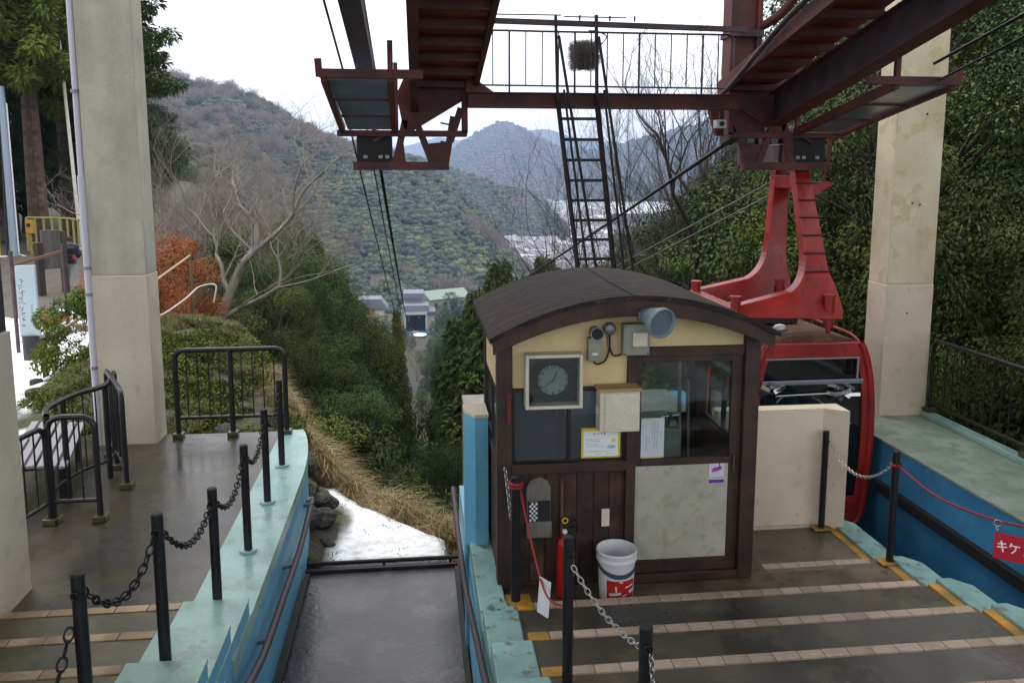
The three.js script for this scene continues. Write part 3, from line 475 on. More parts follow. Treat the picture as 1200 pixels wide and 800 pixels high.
    k.fillStyle = '#d8c048'; k.beginPath(); for (let i = 0; i < 10; i++) { const a = i * PI / 5, r = i % 2 ? 12 : 26; k.lineTo(246 + r * Math.sin(a), 100 - r * Math.cos(a)); } k.fill(); k.fillStyle = '#7fb4d0'; k.beginPath(); k.ellipse(232, 148, 34, 14, 0, 0, 7); k.fill(); }, zf - 0.02);
  sheet('white_notice', 'white sheet with vertical writing inside the hut door glass', 1.665, 1.845, 0.985, 1.3, 180, 300, k => { k.fillStyle = '#b9c2c8'; k.fillRect(0, 0, 180, 300); k.fillStyle = '#b4b079'; k.fillRect(0, 0, 180, 8); k.fillRect(0, 288, 180, 12); strokes(k, 150, 105, 3, 17, RS, true); strokes(k, 120, 28, 15, 14, RS, true); strokes(k, 100, 28, 14, 14, RS, true); strokes(k, 80, 28, 9, 14, RS, true); strokes(k, 58, 140, 4, 12, RS, true); strokes(k, 36, 125, 8, 16, RS, true); }, zf - 0.02);
  sheet('camera_sticker', 'small white and purple security camera sticker on the door panel', 2.205, 2.325, 0.765, 0.93, 120, 170, k => { k.fillStyle = '#c3bfd0'; k.fillRect(0, 0, 120, 170); k.fillStyle = '#7c1d86'; k.save(); k.translate(62, 50); k.rotate(-0.25); k.fillRect(-34, -14, 72, 26); k.fillStyle = '#a13aa6'; k.fillRect(-44, -2, 60, 20); k.restore(); k.fillStyle = '#7c1d86'; k.fillRect(78, 2, 8, 36); k.font = 'bold 17px sans-serif'; k.fillStyle = '#5a1a3c'; k.fillText('カメラ作動中', 8, 108); k.fillRect(2, 120, 116, 3); k.fillStyle = '#6a2a8c'; k.fillRect(0, 136, 120, 30); strokes(k, 18, 144, 6, 15, RS); }, zf - 0.0098, 'sticker');
  { const c = W('thermometer_plate', 'thin rusty red plate on the left hut post', 'thermometer'); obj('plate', bb(0.634, 0.672, 1.3, 1.535, zf + 0.02, zf + 0.03, 0.003), M.redSteel, c); obj('tube', cyl(V(0.653, 1.33, zf + 0.033), V(0.653, 1.5, zf + 0.033), 0.005, 0.005, 8), plain(0x7a2a26, 0.4), c); }
  { const c = W('slot_box', 'grey wooden holder with a checked cloth on the plank wall', 'holder'); const z = zf - 0.02;
    obj('back_board', prism([[0.79, 0.42], [0.97, 0.42], [0.97, 0.79], [0.945, 0.845], [0.9, 0.87], [0.86, 0.87], [0.815, 0.845], [0.79, 0.79]], 0.018, 0.002).translate(0, 0, z), mottle(0.4, 0x6e6a62, 0x4c4842, { seed: 83, n: 128, streak: 0.8 }), c);
    obj('front_board', bb(0.785, 0.975, 0.42, 0.545, z + 0.02, z + 0.07, 0.005), mottle(0.4, 0x78746c, 0x565048, { seed: 84, n: 128, streak: 0.8 }), c);
    obj('checked_cloth', new THREE.BoxGeometry(0.165, 0.15, 0.02).translate(0.88, 0.62, z + 0.045), canvasMat(256, 224, k => { k.fillStyle = '#15171f'; k.fillRect(0, 0, 256, 224); k.fillStyle = '#cfd2d6'; for (let i = 0; i < 4; i++) for (let j = 0; j < 8; j++) if ((i + j) % 2) k.fillRect(12 + i * 24, 6 + j * 27, 24, 27); }), c, true); }
  tag(obj('outlet_cover', bb(1.367, 1.43, 0.46, 0.6, zf - 0.022, zf - 0.008, 0.004), M.ivory), 'small ivory blank cover plate on the plank wall', 'cover plate');
}
{ // fire extinguisher
  const t = thing('fire_extinguisher', 'red fire extinguisher standing against the hut planks', 'extinguisher', [1.06, 0, -5.8]);
  obj('cylinder', lathe([[0, 0], [0.062, 0], [0.066, 0.012], [0.066, 0.4], [0.055, 0.44], [0.025, 0.465], [0.022, 0.49], [0, 0.49]], 24), plain(0xb01018, 0.3), t);
  obj('valve', [cyl(V(0, 0.49, 0), V(0, 0.54, 0), 0.018), bar(V(-0.02, 0.55, 0), V(0.08, 0.6, 0.02), 0.02, 0.012), bar(V(-0.02, 0.53, 0), V(0.075, 0.545, 0.02), 0.02, 0.012)], M.rubber, t);
  obj('gauge', cyl(V(-0.01, 0.52, 0.018), V(-0.01, 0.52, 0.035), 0.018), M.white, t);
  obj('safety_pin', new THREE.TorusGeometry(0.02, 0.005, 6, 14).translate(-0.005, 0.595, 0.01), plain(0xd9b020, 0.4), t);
  obj('hose', pipe([V(0.02, 0.52, 0.01), V(0.075, 0.48, 0.02), V(0.08, 0.3, 0.02), V(0.078, 0.12, 0.02)], 0.011, 6), M.rubber, t);
  obj('label_sticker', new THREE.CylinderGeometry(0.0668, 0.0668, 0.2, 12, 1, true, 0.6, 1.0).translate(0, 0.26, 0), plain(0xc9b43a, 0.5), t);
}
{ // bucket
  const t = thing('plastic_bucket', 'white plastic pail with a blue-grey band and red label before the hut', 'bucket', [1.44, 0, -5.76]);
  obj('shell', lathe([[0, 0.006], [0.118, 0.006], [0.124, 0], [0.13, 0.1], [0.136, 0.24], [0.138, 0.245], [0.139, 0.29], [0.15, 0.3], [0.151, 0.318], [0.142, 0.325], [0.143, 0.345], [0.152, 0.35], [0.153, 0.376], [0.147, 0.38], [0.14, 0.376], [0.136, 0.3], [0.122, 0.02], [0, 0.016]], 40), plain(0xd3d6da, 0.35), t);
  const bg = new THREE.CylinderGeometry(0.1435, 0.14, 0.04, 40, 1, true, -1.75, 3.7).translate(0, 0, 0); const p = bg.attributes.position; for (let i = 0; i < p.count; i++) p.setY(i, p.getY(i) + 0.215 + 0.06 * (1 - Math.max(0, p.getZ(i)) / 0.14)); bg.computeVertexNormals();
  obj('handle_band', bg, plain(0x3f5160, 0.5), t);
  obj('red_label', new THREE.CylinderGeometry(0.1357, 0.1285, 0.15, 30, 1, true, -0.78, 1.75).translate(0, 0.105, 0), canvasMat(256, 128, k => { k.fillStyle = '#b01a22'; k.fillRect(0, 0, 256, 128); k.fillStyle = '#dcd8d6'; k.rotate(-0.12); k.fillRect(10, 88, 100, 18); k.fillRect(66, 44, 14, 40); k.fillRect(150, 60, 80, 10); k.fillRect(186, 96, 60, 20); k.fillRect(118, 112, 44, 8); k.rotate(0.12); k.beginPath(); k.moveTo(100, 10); k.lineTo(124, 0); k.lineTo(140, 14); k.fill(); }), t, true);
}
// ---------------------------------------------------------------- steel work overhead
const SL = 0.2; // the catwalks climb towards the camera with the cable
function headFrame(side) {
  const mx = side === 'left' ? x => x : x => 4.5 - x; // mirrored about the middle of the bridge
  const L = side === 'left';
  const P = (x, y, z) => V(mx(x), y, z), B = (x0, x1, y0, y1, z0, z1) => bb(Math.min(mx(x0), mx(x1)), Math.max(mx(x0), mx(x1)), y0, y1, z0, z1, 0.004);
  const up = (y, s) => y + (9.9 - s) * SL; // height along the slope
  { // catwalk: girders, cross bearers, red floor panels
    const t = thing('steel_catwalk', L ? 'red steel catwalk rising overhead above the channel at left' : 'red steel catwalk rising overhead towards the right pillar', 'catwalk');
    const s0 = 10.3, s1 = 3.2, yb = L ? 4.1 : 3.98;
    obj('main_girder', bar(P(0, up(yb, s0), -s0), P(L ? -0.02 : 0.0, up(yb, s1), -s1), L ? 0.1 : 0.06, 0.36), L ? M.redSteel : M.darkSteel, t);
    if (!L) { obj('girder_flange', [bar(P(0, up(yb - 0.19, s0), -s0), P(0, up(yb - 0.19, s1), -s1), 0.2, 0.02), bar(P(0, up(yb + 0.19, s0), -s0), P(0, up(yb + 0.19, s1), -s1), 0.2, 0.02)], M.redSteel, t); }
    obj('side_girder', bar(P(0.72, up(4.24, s0), -s0), P(0.74, up(4.24, s1), -s1), 0.06, 0.16), M.redSteel, t);
    let k = 0; for (let s = 10.1; s > 3.3; s -= 0.46, k++) {
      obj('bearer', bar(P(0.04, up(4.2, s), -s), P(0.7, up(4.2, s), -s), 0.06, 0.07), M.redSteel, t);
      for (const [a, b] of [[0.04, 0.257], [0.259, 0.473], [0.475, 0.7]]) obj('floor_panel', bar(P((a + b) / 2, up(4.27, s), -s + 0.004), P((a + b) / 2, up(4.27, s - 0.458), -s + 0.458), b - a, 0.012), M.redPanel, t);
    }
    obj('deck_plate', bar(P(0.37, up(4.295, s0), -s0), P(0.37, up(4.295, s1), -s1), 0.7, 0.01), M.redSteel, t);
    if (!L) { const pts = [P(0.76, 4.04, -10.3), P(0.8, 4.07, -10.0), P(0.8, 4.18, -9.6), P(0.8, up(4.34, 8), -8), P(0.8, up(4.34, 4), -4)]; obj('edge_pipe', pipe(pts, 0.028, 8, 0.3, 40), M.darkSteel, t); }
  }
  { // saddle frame at the end
    const t = thing('saddle_frame', L ? 'dark red cable saddle frame hanging over the channel' : 'dark red cable saddle frame above the gondola hanger', 'steel frame');
    const z0 = -10.36, z1 = -10.2;
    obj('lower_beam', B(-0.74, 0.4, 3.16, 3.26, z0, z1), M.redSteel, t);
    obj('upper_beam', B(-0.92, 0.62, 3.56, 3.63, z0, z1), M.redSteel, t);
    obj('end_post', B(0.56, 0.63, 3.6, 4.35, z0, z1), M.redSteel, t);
    obj('gusset', [prism([[-0.02, 3.63], [0.6, 4.0], [0.6, 4.2], [-0.1, 4.3], [-0.22, 4.05], [-0.16, 3.75], [-0.1, 3.6]].map(([x, y]) => [mx(x), y]), 0.05).translate(0, 0, -10.3)], M.redSteel, t);
    const brace = (a, b, c, d, w) => bar(P(a, b, -10.28), P(c, d, -10.28), w, 0.08);
    obj('brace', brace(-0.12, 3.75, -0.24, 3.24, 0.06), M.redSteel, t); obj('brace', brace(0.02, 3.72, 0.2, 3.24, 0.07), M.redSteel, t); obj('brace', brace(0.46, 3.8, 0.36, 3.24, 0.07), M.redSteel, t); obj('brace', brace(0.55, 3.9, 0.42, 3.5, 0.06), M.redSteel, t);
    obj('web_plate', prism([[0.15, 3.25], [0.4, 3.25], [0.36, 3.5], [0.1, 3.47]].map(([x, y]) => [mx(x), y]), 0.03).translate(0, 0, -10.29), M.redSteel, t);
    obj('web_plate', prism([[-0.32, 3.25], [-0.12, 3.25], [-0.14, 3.48]].map(([x, y]) => [mx(x), y]), 0.03).translate(0, 0, -10.29), M.redSteel, t);
    obj('cross_angle', [bar(P(-0.5, 3.5, -10.25), P(-0.3, 3.62, -10.25), 0.03)], M.redSteel, t);
    const house = obj('sheave_housing', B(-0.7, -0.28, 3.26, 3.56, -10.5, -10.3), M.rubber, t);
    for (const q of [-0.6, -0.42, -0.34]) obj('bolt_plate', B(q - 0.025, q + 0.025, 3.3, 3.34, -10.3, -10.292), M.galv, house);
    for (const y of [3.28, 3.5]) obj('hook_bar', bar(P(0.3, y + 0.22, -10.2), P(0.4, y + 0.2, -10.2), 0.02), M.darkSteel, t);
  }
  { // outer deck with grey panels
    const t = thing('sloping_deck', L ? 'grey panelled maintenance deck in a red frame left of the catwalk' : 'grey panelled maintenance deck in a red frame before the right pillar', 'deck');
    const q = k => [mix(3.99, 3.64, k), mix(-8.0, -10.2, k)];
    for (let i = 0; i < 3; i++) { const [ya, za] = q(i / 3 + 0.008), [yb, zb] = q((i + 1) / 3 - 0.008); obj('deck_panel', bar(P(-0.52, ya, za), P(-0.52, yb, zb), 0.54, 0.015), M.greyPanel, t); }
    for (let i = 1; i < 3; i++) { const [y, z] = q(i / 3); obj('panel_joist', bar(P(-0.8, y - 0.01, z), P(-0.24, y - 0.01, z), 0.02, 0.03), M.redSteel, t); }
    obj('edge_beam', bar(P(-0.82, 4.0, -7.95), P(-0.85, 3.63, -10.2), 0.06, 0.09), M.redSteel, t);
    obj('edge_beam', bar(P(-0.22, 4.0, -7.95), P(-0.25, 3.63, -10.2), 0.06, 0.09), M.redSteel, t);
    obj('end_beam', bar(P(-0.86, 4.03, -7.95), P(0.08, 4.03, -7.95), 0.07, 0.08), M.redSteel, t);
    obj('stub_post', bar(P(-0.86, 4.0, -7.95), P(-0.87, 4.16, -7.95), 0.06), M.redSteel, t);
    obj('stub_post', bar(P(-0.22, 4.0, -7.95), P(-0.22, 4.33, -7.95), 0.05), M.redSteel, t);
    obj('hanger_strap', bar(P(-0.22, 3.62, -10.1), P(-0.22, 4.4, -10.1), 0.05), M.redSteel, t);
  }
}
headFrame('left'); headFrame('right');
{
  const t = thing('cable_beam', 'dark purple-grey box beam slanting up at the top left of the frame', 'beam');
  obj('box_beam', bar(V(-0.5, 4.12, -9.6), V(-0.45, 4.75, -4.5), 0.17, 0.22), M.darkSteel, t);
  obj('edge_strip', bar(V(-0.4, 4.05, -9.6), V(-0.34, 4.66, -4.5), 0.012), M.cableLight, t);
  // right red column with brace
  const c = thing('steel_column', 'dark red steel column beside the right catwalk', 'column');
  obj('shaft', [bb(3.96, 4.02, 4.1, 7.14, -10.75, -10.45, 0.004), bb(4.02, 4.36, 4.1, 7.14, -10.68, -10.5, 0.004)], M.redSteel, c);
  obj('flange', bb(4.3, 4.37, 4.1, 7.14, -10.75, -10.45, 0.004), M.redSteel, c);
  obj('knee_brace', pipe([V(4.36, 4.95, -10.5), V(4.5, 5.05, -10.3), V(4.62, 5.25, -10.1), V(4.7, 5.6, -9.9)], 0.06, 6), M.redSteel, c);
  obj('clamp', bb(3.94, 4.38, 4.82, 4.9, -10.78, -10.42, 0.004), M.darkSteel, c);
  obj('base_web', prism([[3.86, 3.6], [4.5, 3.6], [4.5, 4.1], [3.7, 4.1]], 0.1).translate(0, 0, -10.66), M.redSteel, c);
  // bridge
  const b = thing('footbridge', 'dark red steel footbridge beam with a thin bar railing between the catwalks', 'footbridge');
  obj('beam', [bb(0.62, 3.9, 3.9, 4.05, -10.08, -9.98, 0.004), bb(0.62, 3.9, 4.05, 4.062, -10.14, -9.9, 0.003), bb(0.62, 3.9, 3.888, 3.9, -10.12, -9.92, 0.003)], M.redSteel, b);
  obj('gusset', prism([[0.6, 4.05], [0.95, 4.05], [0.66, 4.25], [0.6, 4.25]], 0.06).translate(0, 0, -10.06), M.redSteel, b);
  obj('cross_pipe', [bar(V(0.74, 4.88, -10), V(3.98, 4.83, -10), 0.06, 0.06), cyl(V(0.75, 4.95, -10), V(1.72, 4.955, -10), 0.008), cyl(V(1.75, 4.94, -10), V(2.5, 4.94, -10), 0.008)], M.darkSteel, b);
  obj('rail_frame', pipe([V(0.72, 4.12, -10.02), V(0.72, 4.76, -10.02), V(1.5, 4.77, -10.02), V(3.0, 4.77, -10.02), V(3.75, 4.77, -10.02), V(3.82, 4.75, -10.02), V(3.85, 4.68, -10.02), V(3.85, 4.12, -10.02)], 0.013, 6, 0.1, 80), M.darkSteel, b);
  obj('rail_bottom', cyl(V(0.72, 4.15, -10.02), V(3.8, 4.14, -10.02), 0.011, 0.011, 6), M.darkSteel, b);
  for (let i = 1; i < 16; i++) { const x = 0.72 + i * 0.195; obj('baluster', cyl(V(x, i % 4 === 2 ? 4.05 : 4.15, -10.02), V(x, 4.77, -10.02), i % 4 === 2 ? 0.013 : 0.008, i % 4 === 2 ? 0.013 : 0.008, 6), M.darkSteel, b); }
  for (const x of [1.65, 1.94, 2.3, 2.6]) obj('pin', cyl(V(x, 4.9, -10), V(x, 4.96, -10), 0.012, 0.012, 6), M.darkSteel, b);
  // ladder
  const l = thing('steel_ladder', 'black steel ladder with handrails leaning from the footbridge down behind the hut', 'ladder');
  const a0 = V(1.67, 3.98, -9.92), a1 = V(2.1, 1.2, -10.25), w = 0.47, b0 = V(a0.x + w, a0.y, a0.z), b1 = V(a1.x + w - 0.02, a1.y, a1.z);
  const top = p => p.clone().setY(4.9);
  obj('stringer', [bar(a0, a1, 0.05, 0.03), bar(top(a0).add(V(-0.03, 0.03, 0)), a0, 0.05, 0.03)], M.rubber, l);
  obj('stringer', [bar(b0, b1, 0.06, 0.03), bar(top(b0).add(V(-0.02, 0.05, 0)), b0, 0.07, 0.03)], M.rubber, l);
  for (let i = 0; i < 11; i++) { const k = (i + 0.9) / 11.5; obj('rung', bar(a0.clone().lerp(a1, k), b0.clone().lerp(b1, k), 0.03, 0.035), M.rubber, l); }
  for (const [p, q] of [[a0, a1], [b0, b1]]) {
    obj('handrail', cyl(p.clone().add(V(0.0, 0.72, 0.06)), q.clone().add(V(0.14, 0.32, 0.35)), 0.018, 0.018, 8), M.rubber, l);
    obj('handrail', cyl(p.clone().add(V(0.04, 0.1, 0.2)), q.clone().add(V(0.05, 0.1, 0.3)), 0.014, 0.014, 8), M.rubber, l);
  }
  // bristly basket lamp guard
  const n = thing('round_brush', 'round grey bristle brush hanging behind the top of the ladder', 'brush', [2.12, 4.58, -10.6]);
  const R = rng(77), bl = [];
  obj('core', new THREE.SphereGeometry(0.185, 16, 12).scale(1.0, 0.95, 0.8), plain(0x4a4640, 0.9), n);
  for (let i = 0; i < 1500; i++) { const d = V(R() - 0.5, R() - 0.5, R() - 0.5).normalize(); const e = 0.2 / Math.max(Math.abs(d.x), Math.abs(d.y) * 1.1, 0.72); bl.push(along(new THREE.CylinderGeometry(0.0015, 0.003, 1, 3).translate(0, 0.5, 0), d.clone().multiplyScalar(0.12), d.clone().multiplyScalar(Math.min(e, 0.25) * (0.93 + 0.12 * R())))); }
  const br = obj('bristles', bl, plain(0x6c675e, 0.9), n); br.userData.kind = 'stuff';
  obj('hanger', [pipe([V(0.2, 0.12, 0), V(0.26, 0.22, 0.1), V(0.1, 0.25, 0.3), V(-0.05, 0.22, 0.5)], 0.008, 6)], M.rubber, n);
  // small box lamp under the bridge
  const f = thing('box_camera', 'small pale box camera under the right end of the footbridge', 'camera', [3.72, 3.72, -10.1]);
  obj('housing', bb(-0.06, 0.06, -0.05, 0.05, -0.06, 0.08, 0.008), plain(0xaeb8b4, 0.5), f); obj('lens', cyl(V(0, 0, 0.08), V(0, 0, 0.09), 0.032, 0.032, 16), M.rubber, f); obj('mount', cyl(V(0, 0.05, 0), V(0, 0.17, 0), 0.012), M.darkSteel, f);
  // red drop rod
  tag(obj('drop_rod', [cyl(V(5.3, 2.98, -10.5), V(5.34, 3.6, -10.4), 0.012, 0.012, 8), new THREE.TorusGeometry(0.03, 0.008, 6, 12).translate(5.3, 2.97, -10.5)], M.red), 'thin red rod hanging from the right deck to the hanger arm', 'rod');
}
// ---------------------------------------------------------------- cables to the valley station
function cableRun(name, label, x, y0, s0, x1, y1, s1, sag, r, mat, group) {
  const pts = []; for (let i = 0; i <= 40; i++) { const k = Math.pow(i / 40, 1.6); pts.push(V(mix(x, x1, k), mix(y0, y1, k) - sag * 4 * k * (1 - k), -mix(s0, s1, k))); }
  tag(obj(name, new THREE.TubeGeometry(new THREE.CatmullRomCurve3(pts), 160, r, 6), mat), label, 'cable', group);
}
cableRun('track_cable', 'thick dark track cable running down to the valley station at left', -0.56, 4.1, 10.4, -3.4, -49.5, 330, 4.5, 0.032, M.cable);
cableRun('haul_cable', 'thin dark haul cable beside the left track cable', -0.80, 3.75, 10.4, -4.0, -51, 330, 7, 0.012, M.cable);
cableRun('haul_cable', 'thin haul cable nearest the left track cable', -0.62, 3.9, 10.4, -3.0, -51, 330, 7, 0.012, M.cable);
cableRun('track_cable', 'thick dark track cable running down from the right saddle frame', 4.9, 4.15, 10.4, 2.6, -49.5, 330, 4.5, 0.034, M.cable);
cableRun('haul_cable', 'upper of two thin pale haul cables under the right track cable', 4.9, 3.2, 10.4, 3.0, -51, 330, 6.4, 0.011, M.cableLight);
cableRun('haul_cable', 'lower of two thin pale haul cables under the right track cable', 5.05, 3.1, 10.4, 3.4, -51, 330, 6.6, 0.011, M.cableLight);
cableRun('haul_cable', 'thin cable climbing beside the purple-grey beam at the top left', -0.75, 4.15, 9.5, -0.8, 5.6, 3.5, 0.0, 0.012, M.cable);
cableRun('haul_cable', 'upper dark cable crossing in front of the right pillar', 5.1, 4.2, 7.95, 5.1, 5.2, 3.2, 0, 0.016, M.cable);
cableRun('haul_cable', 'lower dark cable crossing in front of the right pillar', 5.14, 4.03, 7.95, 5.14, 5.03, 3.2, 0, 0.012, M.cable);
{ const t = thing('cable_shoe', 'dark cable shoe at the left end of the right saddle frame', 'cable shoe');
  obj('shoe', bar(V(4.88, 4.28, -10.1), V(4.89, 3.62, -12.9), 0.12, 0.14), M.darkSteel, t); obj('clamp', bar(V(4.87, 3.9, -12.0), V(4.88, 3.7, -13.0), 0.16, 0.3), M.rubber, t); obj('cover_plate', bar(V(4.83, 4.0, -12.1), V(4.83, 3.85, -12.7), 0.03, 0.34), M.galv, t); }

// ---------------------------------------------------------------- gondola
{
  const t = thing('gondola', 'red ropeway gondola with dark windows docked behind the guard wall', 'gondola', [4.56, 0, -9.05]);
  // near end profile (half widths by height), bulging sides
  const prof = [[-1.08, 0.6], [-0.95, 0.68], [-0.6, 0.74], [-0.1, 0.765], [0.4, 0.755], [0.8, 0.71], [1.08, 0.63], [1.16, 0.58]];
  const hw = y => table(prof, y), D = 2.1;
  const outline = (e = 0) => { const p = []; for (const [y, w] of prof) p.push([w - e, y < 0 ? y + e : y - e * (y > 1)]); for (let i = prof.length - 1; i >= 0; i--) p.push([-(prof[i][1] - e), prof[i][0] < 0 ? prof[i][0] + e : prof[i][0] - e * (prof[i][0] > 1)]); return p; };
  const ring = (y0, y1, inset) => { // frame between outline and inner opening
    const s = new THREE.Shape(outline().map(p => new THREE.Vector2(...p))); const h = new THREE.Path(); const pts = []; for (let i = 0; i <= 10; i++) { const y = mix(y0, y1, i / 10); pts.push([hw(y) - inset, y]); } for (let i = 10; i >= 0; i--) { const y = mix(y0, y1, i / 10); pts.push([-(hw(y) - inset), y]); } pts.forEach((p, i) => i ? h.lineTo(...p) : h.moveTo(...p)); s.holes.push(h); return s; };
  const face = z => new THREE.ExtrudeGeometry(ring(-0.72, 1.0, 0.11), { depth: 0.05, bevelEnabled: true, bevelSize: 0.012, bevelThickness: 0.012, bevelSegments: 2 }).translate(0, 0, z);
  // side strips follow the curved profile
  const strip = (sx, ya, yb, z0, z1, off = 0) => { const a = []; const n = 8; const v = [], idx = []; for (let i = 0; i <= n; i++) { const y = mix(ya, yb, i / n); v.push(sx * (hw(y) - off), y, z0, sx * (hw(y) - off), y, z1); if (i < n) { const k = i * 2; idx.push(k, k + 1, k + 2, k + 1, k + 3, k + 2); } } const g = new THREE.BufferGeometry(); g.setAttribute('position', new THREE.Float32BufferAttribute(v, 3)); g.setIndex(idx); g.computeVertexNormals(); g.setAttribute('uv', new THREE.Float32BufferAttribute(new Float32Array(v.length / 3 * 2), 2)); return g; };
  obj('body', [face(-0.06), face(-D), ...[-1, 1].flatMap(s => [strip(s, -1.08, -0.5, -D, -0.01), strip(s, 0.98, 1.16, -D, -0.01), ...[-0.08, -0.75, -1.4, -2.05].map(z => strip(s, -0.5, 0.98, z - 0.05, z + 0.05))]), bb(-0.6, 0.6, -1.09, -1.04, -D, -0.01)], M.red, t);
  obj('bumper_tube', pipe(prof.map(([y, w]) => V(w - 0.01, y, -0.005)), 0.045, 8, 0.5, 40), M.red, t);
  obj('bumper_tube', pipe(prof.map(([y, w]) => V(-w + 0.01, y, -0.005)), 0.045, 8, 0.5, 40), M.red, t);
  const paneG = (y0, y1, z) => { const p = []; for (let i = 0; i <= 8; i++) { const y = mix(y0, y1, i / 8); p.push([hw(y) - 0.1, y]); } for (let i = 8; i >= 0; i--) { const y = mix(y0, y1, i / 8); p.push([-(hw(y) - 0.1), y]); } return new THREE.ShapeGeometry(new THREE.Shape(p.map(q => new THREE.Vector2(...q)))).translate(0, 0, z); };
  obj('end_window', paneG(0.75, 0.99, -0.03), M.cabGlass, t); obj('end_window', paneG(-0.72, 0.68, -0.03), M.cabGlass, t);
  obj('far_window', paneG(-0.4, 0.99, -D + 0.03), M.cabGlass, t);
  for (const s of [-1, 1]) obj('side_window', strip(s, -0.5, 0.98, -D + 0.05, -0.05, 0.02), M.cabGlass, t);
  obj('window_rail', [bb(-0.62, 0.62, 0.685, 0.74, -0.02, 0.03, 0.01)], plain(0x8a9096, 0.35, { metalness: 0.5 }), t);
  obj('window_trim', [bb(-0.58, 0.56, 0.985, 1.0, 0.0, 0.02, 0.004), bb(0.535, 0.555, 0.74, 0.99, 0, 0.02, 0.004)], plain(0x9aa0a6, 0.4, { metalness: 0.4 }), t);
  obj('wiper_bar', [cyl(V(-0.45, 0.56, 0.02), V(0.42, 0.58, 0.02), 0.012), cyl(V(0.0, 0.55, 0.02), V(0.5, 0.2, 0.02), 0.006)], M.chrome, t);
  const R = rng(15); const tape = []; for (let i = 0; i < 22; i++) { const l = i % 2 ? 0.36 : -0.5; tape.push(new THREE.PlaneGeometry(0.1 + R() * 0.1, 0.02 + R() * 0.04).rotateX(R() - 0.5).rotateY(R() - 0.5).rotateZ((R() - 0.5) * 1.4).translate(l + (R() - 0.5) * 0.22, 0.6 + (R() - 0.5) * 0.16, 0.03 + R() * 0.03)); }
  const tp = obj('foil_wrap', tape, M.chrome, t); tp.userData.kind = 'stuff';
  obj('nose_panel', bb(-0.55, 0.6, -0.98, -0.74, -0.0, 0.03, 0.02), M.red, t); obj('latch', bb(0.2, 0.32, -0.84, -0.81, 0.03, 0.045, 0.005), M.redSteel, t);
  obj('seat', [bb(-0.6, 0.6, -0.6, -0.2, -1.9, -1.5, 0.03)], plain(0x4a4e58, 0.8), t); obj('cabin_floor', bb(-0.65, 0.65, -0.98, -0.93, -2.0, -0.1, 0.01), M.rubber, t);
  obj('driver_console', [bb(-0.5, 0.1, -0.9, 0.12, -0.5, -0.2, 0.04), new THREE.SphereGeometry(0.2, 16, 10).scale(1, 0.8, 0.6).translate(-0.08, 0.12, -0.3)], plain(0x8f8c8e, 0.8), t);
  obj('inner_pole', cyl(V(0.15, -0.95, -1), V(0.15, 1.1, -1), 0.02), M.red, t);
  // roof
  const rp = []; for (let i = 0; i <= 10; i++) { const x = mix(-0.6, 0.6, i / 10); rp.push([x, 1.16 + 0.1 * (1 - (x / 0.6) ** 2)]); } for (let i = 10; i >= 0; i--) rp.push([mix(-0.6, 0.6, i / 10), 1.14]);
  const roof = obj('roof', prism(rp, D - 0.1).translate(0, 0, -D + 0.02), M.rust, t);
  obj('front_cowl', bb(-0.6, 0.6, 1.02, 1.17, -0.07, 0.0, 0.03), M.red, roof);
  obj('roof_rail', [pipe([V(0.58, 1.16, -0.05), V(0.59, 1.22, -0.3), V(0.55, 1.24, -1.2), V(0.5, 1.24, -2.0)], 0.02, 8)], M.red, roof);
  obj('vent_box', bb(-0.65, 0.15, 1.27, 1.36, -1.5, -0.75, 0.01), M.darkSteel, roof);
  obj('vent_lid', [bb(-0.68, 0.02, 1.36, 1.43, -1.55, -0.9, 0.03)], mottle(0.5, 0xb9b4ae, 0x7c7268, { seed: 86, amt: 1, n: 256, rough: 0.5 }), roof);
  for (let i = 0; i < 20; i++) obj('louvre', box(0.012, 0.03, 0.004, -0.62 + i * 0.039, 1.375, -0.745), M.galv, roof);
  obj('snow_clump', new THREE.SphereGeometry(0.06, 10, 8).scale(1.4, 0.7, 1).translate(-0.22, 1.28, -0.45), M.snow, roof);
}
